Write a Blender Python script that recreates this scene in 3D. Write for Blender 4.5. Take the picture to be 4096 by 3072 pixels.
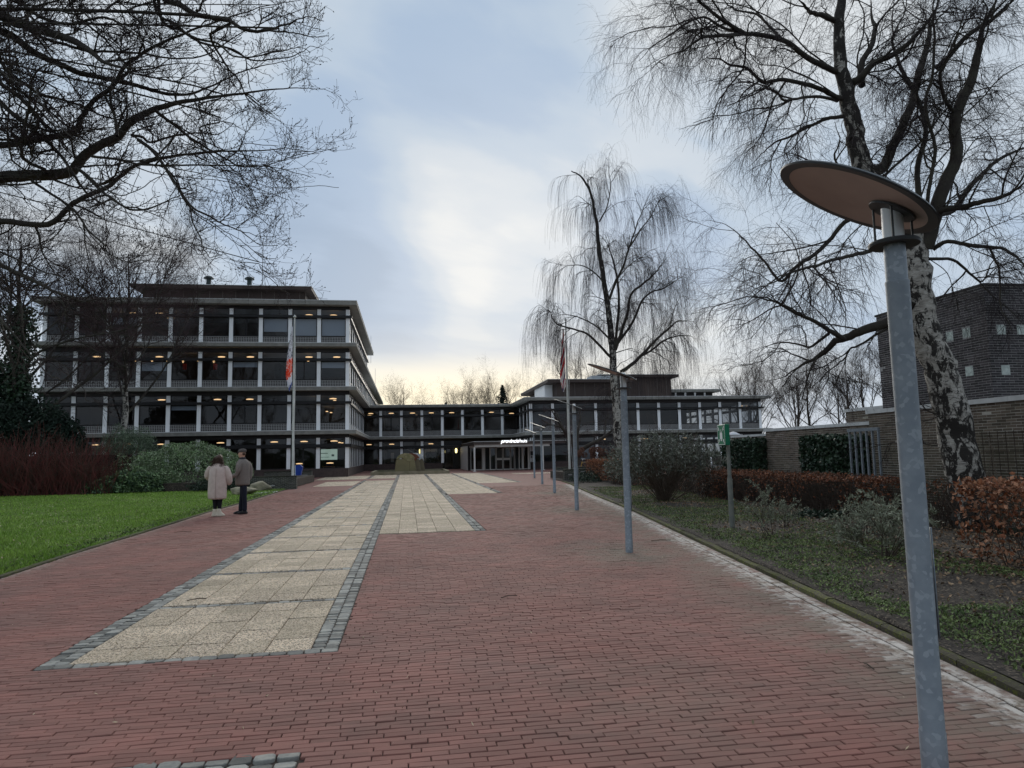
SKYSEED=3.0; SKYSTR=.1; EXPO=.62
# azimuth, elevation, radius (degrees), strength of soft cloud patches
BLOBS=[(-8,20,11,-.15),(-1,23,9,.03),(15,26,13,.05),(9,18,14,.03),(5,17,10,.04),(-2,12.5,7,-.14),(21,16,8,-.16),(12,12.5,7,-.08),(7,33,11,-.10),(-26,28,20,.10),(36,30,22,.08)]
import bpy, math, random
import numpy as np
from mathutils import Vector, Matrix
for _o in list(bpy.data.objects): bpy.data.objects.remove(_o)
SC=bpy.context.scene; COL=SC.collection
R=math.radians
# ---------------------------------------------------------------- camera
cd=bpy.data.cameras.new('camera'); cam=bpy.data.objects.new('camera',cd); COL.objects.link(cam)
cd.sensor_width=36; cd.lens=36*2740/4096; cd.clip_start=.05; cd.clip_end=2000
M=Matrix([[0.988326, 0.004202, -0.152296], [-0.15106, -0.102979, -0.983146], [-0.019814, 0.994675, -0.101142]]).to_4x4(); M.translation=(0,0,1.55); cam.matrix_world=M
SC.camera=cam
# ---------------------------------------------------------------- sky and sun
SUN_EL,SUN_AZ=R(20),R(9)          # low in front of the camera, a little right of the path
w=bpy.data.worlds.new('World'); SC.world=w; w.use_nodes=True
nt=w.node_tree; N=nt.nodes; Lk=nt.links; N.clear()
def nd(t,**k):
    n=N.new(t)
    for a,b in k.items(): setattr(n,a,b)
    return n
def setin(n,i,v):
    if hasattr(v,'links') or isinstance(v,bpy.types.NodeSocket): nt.links.new(v,n.inputs[i])
    else: n.inputs[i].default_value=v
def mth(op,a,b=None,c=None,clamp=False):
    n=nt.nodes.new('ShaderNodeMath'); n.operation=op; n.use_clamp=clamp
    setin(n,0,a)
    if b is not None: setin(n,1,b)
    if c is not None: setin(n,2,c)
    return n.outputs[0]
def mixc(f,a,b,bt='MIX'):
    n=nt.nodes.new('ShaderNodeMix'); n.data_type='RGBA'; n.blend_type=bt; n.clamp_factor=True
    setin(n,0,f); 
    for i,v in ((6,a),(7,b)):
        if isinstance(v,bpy.types.NodeSocket): nt.links.new(v,n.inputs[i])
        else: n.inputs[i].default_value=(*v,1) if len(v)==3 else v
    return n.outputs[2]
def vm(op,a,b=None):
    n=nt.nodes.new('ShaderNodeVectorMath'); n.operation=op; setin(n,0,a)
    if b is not None: setin(n,1,b)
    return n
def noise(vec,scale,detail=4,rough=.5,dist=0,off=None):
    n=nt.nodes.new('ShaderNodeTexNoise'); n.inputs['Scale'].default_value=scale; n.inputs['Detail'].default_value=detail
    n.inputs['Roughness'].default_value=rough; n.inputs['Distortion'].default_value=dist
    if vec is not None: nt.links.new(vec,n.inputs['Vector'])
    return n.outputs['Fac']
def ramp(f,stops,interp='LINEAR'):
    n=nt.nodes.new('ShaderNodeValToRGB'); e=n.color_ramp.elements; n.color_ramp.interpolation=interp
    while len(e)<len(stops): e.new(.5)
    for i,(p,c) in enumerate(stops):
        e[i].position=p; e[i].color=(c,c,c,1) if isinstance(c,(int,float)) else (*c,1)
    setin(n,0,f); return n.outputs[0]
sky=nd('ShaderNodeTexSky',sky_type='NISHITA',sun_disc=False,sun_elevation=SUN_EL,sun_rotation=SUN_AZ,altitude=0,air_density=1.2,dust_density=2.0,ozone_density=1.5)
tc=nd('ShaderNodeTexCoord'); D=tc.outputs['Generated']
sep=nd('ShaderNodeSeparateXYZ'); Lk.new(D,sep.inputs[0]); dz=mth('MAXIMUM',sep.outputs[2],0.0)
den=mth('ADD',dz,.22)
px=mth('DIVIDE',sep.outputs[0],den); py=mth('DIVIDE',sep.outputs[1],den)
cmb=nd('ShaderNodeCombineXYZ'); Lk.new(px,cmb.inputs[0]); Lk.new(py,cmb.inputs[1]); cmb.inputs[2].default_value=SKYSEED
rot=nd('ShaderNodeVectorRotate'); rot.inputs['Angle'].default_value=R(-28); rot.rotation_type='Z_AXIS'; Lk.new(cmb.outputs[0],rot.inputs[0])
st=vm('MULTIPLY',rot.outputs[0],(.8,1.45,1)).outputs[0]
c1=noise(st,1.1,5,.5,.35); c2=noise(st,3.2,5,.55,.3)
def blob(az,el,rad):    # soft patch of brighter or darker cloud round one direction of the sky
    a,e=R(az),R(el); v=(math.sin(a)*math.cos(e),math.cos(a)*math.cos(e),math.sin(e))
    n=vm('DOT_PRODUCT',D,v).outputs['Value']
    m=nt.nodes.new('ShaderNodeMapRange'); m.interpolation_type='SMOOTHERSTEP'
    m.inputs[1].default_value=math.cos(R(rad)); m.inputs[2].default_value=1.0; nt.links.new(n,m.inputs[0]); return m.outputs[0]
val=mth('ADD',mth('MULTIPLY',c1,.55),mth('ADD',mth('MULTIPLY',c2,.2),.125))
for az,el,rad,k in BLOBS: val=mth('ADD',val,mth('MULTIPLY',blob(az,el,rad),k))
cloud=ramp(val,[(0.3, (0.211, 0.284, 0.387)), (0.41, (0.252, 0.329, 0.436)), (0.49, (0.31, 0.378, 0.459)), (0.56, (0.378, 0.427, 0.482)), (0.65, (0.468, 0.495, 0.517)), (0.82, (0.576, 0.585, 0.581))],'EASE')
hz=ramp(dz,[(0,1.0),(.08,.85),(.2,.35),(.42,0)],'EASE')
cloud=mixc(mth('MULTIPLY',hz,.35),cloud,(.52,.54,.58))
glow=mth('MULTIPLY',blob(10,3,24),ramp(dz,[(0,1.),(.10,.8),(.20,.0)])); glow2=mth('MULTIPLY',blob(3,5,18),ramp(dz,[(0,1.),(.09,.9),(.15,0.)]))
cloud=mixc(mth('MULTIPLY',glow,.5),cloud,(.66,.62,.53)); cloud=mixc(mth('MULTIPLY',glow2,.65),cloud,(.80,.70,.48))
cl10=vm('SCALE',cloud); cl10.inputs['Scale'].default_value=10.0
mixs=mixc(.97,sky.outputs[0],cl10.outputs[0])
bg=nd('ShaderNodeBackground'); bg.inputs['Strength'].default_value=SKYSTR; Lk.new(mixs,bg.inputs[0])
out=nd('ShaderNodeOutputWorld'); Lk.new(bg.outputs[0],out.inputs[0])
sd=bpy.data.lights.new('sun','SUN'); sd.energy=1.3; sd.angle=R(40); sd.color=(1,.93,.82)
sun=bpy.data.objects.new('sun',sd); COL.objects.link(sun)
sv=Vector((math.sin(SUN_AZ)*math.cos(SUN_EL),math.cos(SUN_AZ)*math.cos(SUN_EL),math.sin(SUN_EL))); sun.rotation_euler=sv.to_track_quat('Z','Y').to_euler()
SC.view_settings.view_transform='Standard'; SC.view_settings.look='None'; SC.view_settings.gamma=1; SC.view_settings.use_curve_mapping=False
SC.view_settings.exposure=EXPO
# ---------------------------------------------------------------- materials
MATS={}
def mat(name,col,rough=.8,metal=0,col2=None,nscale=6,nf=None,bump=0,bscale=40,tint=0,spec=.3,obj=False,stain=None,emit=None,vor=None,detail=5,strata=None,ncon=(.35,.65),trans=False,sheen=0):
    global nt
    if name in MATS: return MATS[name]
    m=bpy.data.materials.new(name); m.use_nodes=True; nt=m.node_tree; P=nt.nodes['Principled BSDF']
    P.inputs['Roughness'].default_value=rough; P.inputs['Metallic'].default_value=metal; P.inputs['Specular IOR Level'].default_value=spec
    t=nt.nodes.new('ShaderNodeTexCoord'); g=nt.nodes.new('ShaderNodeNewGeometry')
    vec=t.outputs['Object'] if obj else g.outputs['Position']
    if strata: vec=vm('MULTIPLY',vec,strata).outputs[0]
    c=None
    if col2 is not None:
        f=ramp(noise(vec,nscale,detail,.6),[(ncon[0],0.),(ncon[1],1.)]); c=mixc(f,col,col2)
    else:
        rg=nt.nodes.new('ShaderNodeRGB'); rg.outputs[0].default_value=(*col,1); c=rg.outputs[0]
    if vor:
        v=nt.nodes.new('ShaderNodeTexVoronoi'); v.inputs['Scale'].default_value=vor[0]; nt.links.new(vec,v.inputs['Vector'])
        sp=nt.nodes.new('ShaderNodeSeparateColor'); nt.links.new(v.outputs['Color'],sp.inputs[0])
        c=mixc(ramp(sp.outputs[0],[(vor[2],0.),(vor[2]+.1,1.)]),c,vor[1])
        if len(vor)>3: c=mixc(ramp(sp.outputs[1],[(vor[4],0.),(vor[4]+.05,1.)]),c,vor[3])
    if tint:
        a=nt.nodes.new('ShaderNodeAttribute'); a.attribute_name='tint'
        s=mth('ADD',mth('MULTIPLY',mth('SUBTRACT',a.outputs['Fac'],.5),2*tint),1.0)
        q=vm('SCALE',c); nt.links.new(s,q.inputs['Scale']); c=q.outputs[0]
    if stain:   # (colour,noise scale): weathering where the mesh carries a 'stain' value
        a=nt.nodes.new('ShaderNodeAttribute'); a.attribute_name='stain'
        f=mth('MULTIPLY',a.outputs['Fac'],ramp(noise(g.outputs['Position'],stain[1],6,.65),[(.3,.25),(.6,1.)]),clamp=True)
        c=mixc(f,c,stain[0])
        if len(stain)>2:
            a=nt.nodes.new('ShaderNodeAttribute'); a.attribute_name='lime'
            f=mth('MULTIPLY',a.outputs['Fac'],ramp(noise(g.outputs['Position'],stain[3],7,.7),[(.42,0.),(.58,1.)]),clamp=True)
            c=mixc(f,c,stain[2])
    nt.links.new(c,P.inputs['Base Color'])
    if bump:
        b=nt.nodes.new('ShaderNodeBump'); b.inputs['Strength'].default_value=bump; b.inputs['Distance'].default_value=.02
        nt.links.new(noise(vec,bscale,6,.65),b.inputs['Height']); nt.links.new(b.outputs[0],P.inputs['Normal'])
    if emit: P.inputs['Emission Color'].default_value=(*emit[0],1); P.inputs['Emission Strength'].default_value=emit[1]
    MATS[name]=m; return m
def glassmat(name,tintc=(.5,.53,.56),fmin=.005):
    global nt
    m=bpy.data.materials.new(name); m.use_nodes=True; nt=m.node_tree; nt.nodes.clear()
    tr=nt.nodes.new('ShaderNodeBsdfTransparent'); tr.inputs[0].default_value=(*tintc,1)
    gl=nt.nodes.new('ShaderNodeBsdfGlossy'); gl.inputs['Roughness'].default_value=.015; gl.inputs[0].default_value=(.95,.97,1,1)
    fr=nt.nodes.new('ShaderNodeFresnel'); fr.inputs[0].default_value=1.5
    g=nt.nodes.new('ShaderNodeNewGeometry')
    b=nt.nodes.new('ShaderNodeBump'); b.inputs['Strength'].default_value=.05; b.inputs['Distance'].default_value=.05; nt.links.new(noise(g.outputs['Position'],.6,2,.5),b.inputs['Height']); nt.links.new(b.outputs[0],gl.inputs['Normal'])
    mx=nt.nodes.new('ShaderNodeMixShader'); setin(mx,0,mth('MINIMUM',mth('ADD',mth('MULTIPLY',fr.outputs[0],.7),fmin),.15)); nt.links.new(tr.outputs[0],mx.inputs[1]); nt.links.new(gl.outputs[0],mx.inputs[2])
    o=nt.nodes.new('ShaderNodeOutputMaterial'); nt.links.new(mx.outputs[0],o.inputs[0]); return m
# ---------------------------------------------------------------- mesh helpers
rng=np.random.default_rng(7); random.seed(7)
def mesh_np(name,V,faces,mats,midx=None,attrs=None,smooth=False):
    """V (n,3); faces: list of int arrays (m,k)"""
    me=bpy.data.meshes.new(name); V=np.asarray(V,np.float32)
    me.vertices.add(len(V)); me.vertices.foreach_set('co',V.ravel())
    faces=[np.asarray(f,np.int32) for f in faces if len(f)]
    nl=sum(f.size for f in faces); nf=sum(len(f) for f in faces)
    me.loops.add(nl); me.loops.foreach_set('vertex_index',np.concatenate([f.ravel() for f in faces]))
    tot=np.concatenate([np.full(len(f),f.shape[1],np.int32) for f in faces]); st_=np.concatenate([[0],np.cumsum(tot)[:-1]]).astype(np.int32)
    me.polygons.add(nf); me.polygons.foreach_set('loop_start',st_)
    try: me.polygons.foreach_set('loop_total',tot)
    except Exception: pass
    for m in (mats if isinstance(mats,(list,tuple)) else [mats]): me.materials.append(m)
    if midx is not None: me.polygons.foreach_set('material_index',np.asarray(midx,np.int32))
    me.polygons.foreach_set('use_smooth',np.full(nf,bool(smooth)))
    if attrs:
        for k,a in attrs.items():
            at=me.attributes.new(k,'FLOAT','FACE'); at.data.foreach_set('value',np.asarray(a,np.float32))
    me.update(calc_edges=True); return me
WL={}   # world position of parents
def wloc(o): return WL.get(o.name,Vector((0,0,0)))
def link(name,me,parent=None,loc=(0,0,0),rz=0,label=None,cat=None,group=None,kind=None,local=False):
    o=bpy.data.objects.new(name,me); COL.objects.link(o)
    loc=Vector(loc)
    if parent is not None:
        o.parent=parent
        o.location=loc if local else loc-wloc(parent)
    else: o.location=loc
    WL[o.name]=loc if not local else wloc(parent)+loc
    o.rotation_euler=(0,0,rz)
    if label: o['label']=label
    if cat: o['category']=cat
    if group: o['group']=group
    if kind: o['kind']=kind
    return o
def thing(name,label,cat,loc=(0,0,0),rz=0,group=None): return link(name,None,None,loc,rz,label,cat,group)
class MB:
    def __init__(s): s.v=[];s.f=[];s.m=[]
    def face(s,idx,m=0): s.f.append(tuple(idx)); s.m.append(m)
    def box(s,x0,x1,y0,y1,z0,z1,m=0,top=None):
        b=len(s.v); s.v+=[(x0,y0,z0),(x1,y0,z0),(x1,y1,z0),(x0,y1,z0),(x0,y0,z1),(x1,y0,z1),(x1,y1,z1),(x0,y1,z1)]
        for q in ((0,3,2,1),(0,1,5,4),(1,2,6,5),(2,3,7,6),(3,0,4,7)): s.face([b+i for i in q],m)
        s.face([b+4,b+5,b+6,b+7],m if top is None else top); return s
    def prism(s,pts,z0,z1,m=0,mt=None):
        n=len(pts); b=len(s.v); s.v+=[(x,y,z0) for x,y in pts]+[(x,y,z1) for x,y in pts]
        s.face([b+i for i in range(n)][::-1],m); s.face([b+n+i for i in range(n)],m if mt is None else mt)
        for i in range(n): j=(i+1)%n; s.face([b+i,b+j,b+n+j,b+n+i],m)
        return s
    def prism_y(s,pts,y0,y1,m=0):      # outline in xz, extruded along y
        n=len(pts); b=len(s.v); s.v+=[(x,y0,z) for x,z in pts]+[(x,y1,z) for x,z in pts]
        s.face([b+i for i in range(n)],m); s.face([b+n+i for i in range(n)][::-1],m)
        for i in range(n): j=(i+1)%n; s.face([b+j,b+i,b+n+i,b+n+j],m)
        return s
    def lathe(s,prof,n=16,c=(0,0,0),m=0,cap=True):
        b=len(s.v)
        for r,z in prof:
            for k in range(n): a=2*math.pi*k/n; s.v.append((c[0]+r*math.cos(a),c[1]+r*math.sin(a),c[2]+z))
        for i in range(len(prof)-1):
            for k in range(n): k2=(k+1)%n; s.face([b+i*n+k,b+i*n+k2,b+(i+1)*n+k2,b+(i+1)*n+k],m)
        if cap: s.face([b+k for k in range(n)][::-1],m); s.face([b+(len(prof)-1)*n+k for k in range(n)],m)
        return s
    def tube(s,pts,r,n=8,m=0,cap=True):
        pts=[Vector(p) for p in pts]; rs=r if isinstance(r,(list,tuple)) else [r]*len(pts); b=len(s.v)
        t0=(pts[-1]-pts[0]).normalized(); ref=Vector((0,0,1)) if abs(t0.z)<.9 else Vector((1,0,0))
        for i,p in enumerate(pts):
            t=(pts[min(i+1,len(pts)-1)]-pts[max(i-1,0)]).normalized(); a=t.cross(ref).normalized(); c=t.cross(a)
            for k in range(n): an=2*math.pi*k/n; s.v.append(tuple(p+(a*math.cos(an)+c*math.sin(an))*rs[i]))
        for i in range(len(pts)-1):
            for k in range(n): k2=(k+1)%n; s.face([b+i*n+k2,b+i*n+k,b+(i+1)*n+k,b+(i+1)*n+k2],m)
        if cap: s.face([b+k for k in range(n)],m); s.face([b+(len(pts)-1)*n+k for k in range(n)][::-1],m)
        return s
    def rings(s,rs,m=0,cap=True,n=16):   # rs: list of (centre, ax, ay) ellipses with local axes vectors
        b=len(s.v)
        for c,ax,ay in rs:
            c,ax,ay=Vector(c),Vector(ax),Vector(ay)
            for k in range(n): a=2*math.pi*k/n; s.v.append(tuple(c+ax*math.cos(a)+ay*math.sin(a)))
        for i in range(len(rs)-1):
            for k in range(n): k2=(k+1)%n; s.face([b+i*n+k,b+i*n+k2,b+(i+1)*n+k2,b+(i+1)*n+k],m)
        if cap: s.face([b+k for k in range(n)][::-1],m); s.face([b+(len(rs)-1)*n+k for k in range(n)],m)
        return s
    def mesh(s,name,mats,smooth=False,attrs=None):
        me=bpy.data.meshes.new(name); me.from_pydata([tuple(v) for v in s.v],[],s.f)
        for m in (mats if isinstance(mats,(list,tuple)) else [mats]): me.materials.append(m)
        me.polygons.foreach_set('material_index',s.m)
        if smooth:
            me.polygons.foreach_set('use_smooth',[True]*len(s.f))
            if hasattr(me,'set_sharp_from_angle'): me.set_sharp_from_angle(angle=R(40))
        me.update(); return me
def box(x0,x1,y0,y1,z0,z1,m,name='part'): return MB().box(x0,x1,y0,y1,z0,z1).mesh(name,m)
def bevel(o,w=.01,seg=2):
    b=o.modifiers.new('bevel','BEVEL'); b.width=w; b.segments=seg; b.limit_method='ANGLE'; return o
# tubes for thousands of branches at once
def tubes(groups,name,m,smooth=True,attr=None):
    """groups: list of (P(m,n,3),Rad(m,n),sides)"""
    VS=[];FS=[];base=0
    for P,Rd,s in groups:
        P=np.asarray(P,float); m_,n,_=P.shape
        if m_==0: continue
        T=np.gradient(P,axis=1); T/=np.linalg.norm(T,axis=2,keepdims=True)+1e-9
        tm=P[:,-1]-P[:,0]; tm/=np.linalg.norm(tm,axis=1,keepdims=True)+1e-9
        ref=np.where(np.abs(tm[:,2:3])<.85,np.array([[0,0,1.]]),np.array([[1.,0,0]]))[:,None,:]
        A=np.cross(T,np.broadcast_to(ref,T.shape)); A/=np.linalg.norm(A,axis=2,keepdims=True)+1e-9; B=np.cross(T,A)
        an=np.arange(s)*2*math.pi/s
        V=P[:,:,None,:]+Rd[:,:,None,None]*(A[:,:,None,:]*np.cos(an)[None,None,:,None]+B[:,:,None,:]*np.sin(an)[None,None,:,None])
        idx=base+np.arange(m_*n*s).reshape(m_,n,s); i2=np.roll(idx,-1,axis=2)
        F=np.stack([i2[:,:-1],idx[:,:-1],idx[:,1:],i2[:,1:]],-1).reshape(-1,4)
        VS.append(V.reshape(-1,3)); FS.append(F); base+=m_*n*s
    return mesh_np(name,np.concatenate(VS),FS,m,smooth=smooth)
def leaves(C,size,name,m,asp=.5,up=0.0,axis=None,fold=.15,tint=True):
    """C (n,3) leaf centres, one folded diamond each"""
    n=len(C); size=np.broadcast_to(size,(n,))
    d=rng.normal(size=(n,3)) if axis is None else axis+rng.normal(size=(n,3))*.45
    d/=np.linalg.norm(d,axis=1,keepdims=True)+1e-9
    q=rng.normal(size=(n,3)); q[:,2]+=up*2; s=np.cross(d,q); s/=np.linalg.norm(s,axis=1,keepdims=True)+1e-9; nn=np.cross(s,d)
    L=size[:,None]/2; W=L*asp
    V=np.stack([C-d*L,C+s*W+nn*W*fold,C+d*L,C-s*W+nn*W*fold],1).reshape(-1,3)
    F=np.arange(n)[:,None]*4+np.array([[0,1,2,3]])
    F1=np.concatenate([F[:,[0,1,2]],F[:,[0,2,3]]])
    t=rng.random(n); return mesh_np(name,V,[F1],m,attrs={'tint':np.concatenate([t,t])})
def catmull(P,sub):
    P=np.asarray(P,float); Q=np.vstack([2*P[0]-P[1],P,2*P[-1]-P[-2]]); out=[]
    for i in range(1,len(Q)-2):
        for k in range(sub):
            t=k/sub; a,b,c,d=Q[i-1:i+3]
            out.append(.5*((2*b)+(c-a)*t+(2*a-5*b+4*c-d)*t*t+(3*b-a-3*c+d)*t**3))
    out.append(P[-1]); return np.array(out)
def norm(a): return a/(np.linalg.norm(a,axis=-1,keepdims=True)+1e-9)
def growb(p0,d0,L,n,wig,grav,rg,up0=0):
    m=len(p0); P=np.zeros((m,n+1,3)); P[:,0]=p0; d=norm(d0)
    for i in range(n):
        d=norm(d+rg.normal(size=(m,3))*wig+np.array([0,0,1.])*(np.broadcast_to(grav,(m,))[:,None]))
        P[:,i+1]=P[:,i]+d*(L/n)[:,None]
    return P
def children(P,Rd,cnt,rg,tmin=.15,tmax=1.0,ang=(35,65),flat=0,outward=None):
    """spawn cnt children on every polyline of the batch; returns p0,d0,parent radius,t,parent index"""
    m,n,_=P.shape; pi=np.repeat(np.arange(m),cnt) if np.isscalar(cnt) else np.repeat(np.arange(m),cnt)
    k=len(pi); t=tmin+(tmax-tmin)*rg.random(k); x=t*(n-1); i=np.minimum(x.astype(int),n-2); f=(x-i)[:,None]
    p0=P[pi,i]*(1-f)+P[pi,i+1]*f; T=norm(P[pi,i+1]-P[pi,i]); r=Rd[pi,i]*(1-f[:,0])+Rd[pi,i+1]*f[:,0]
    q=rg.normal(size=(k,3)); q[:,2]*=(1-flat); s=norm(q-T*np.sum(q*T,1,keepdims=True)); a=np.radians(ang[0]+(ang[1]-ang[0])*rg.random(k))[:,None]
    return p0,norm(T*np.cos(a)+s*np.sin(a)),r,t,pi
def tap(r0,r1,n): t=np.linspace(0,1,n+1)[None,:]; return r0[:,None]*(1-t)+r1[:,None]*t
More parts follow.
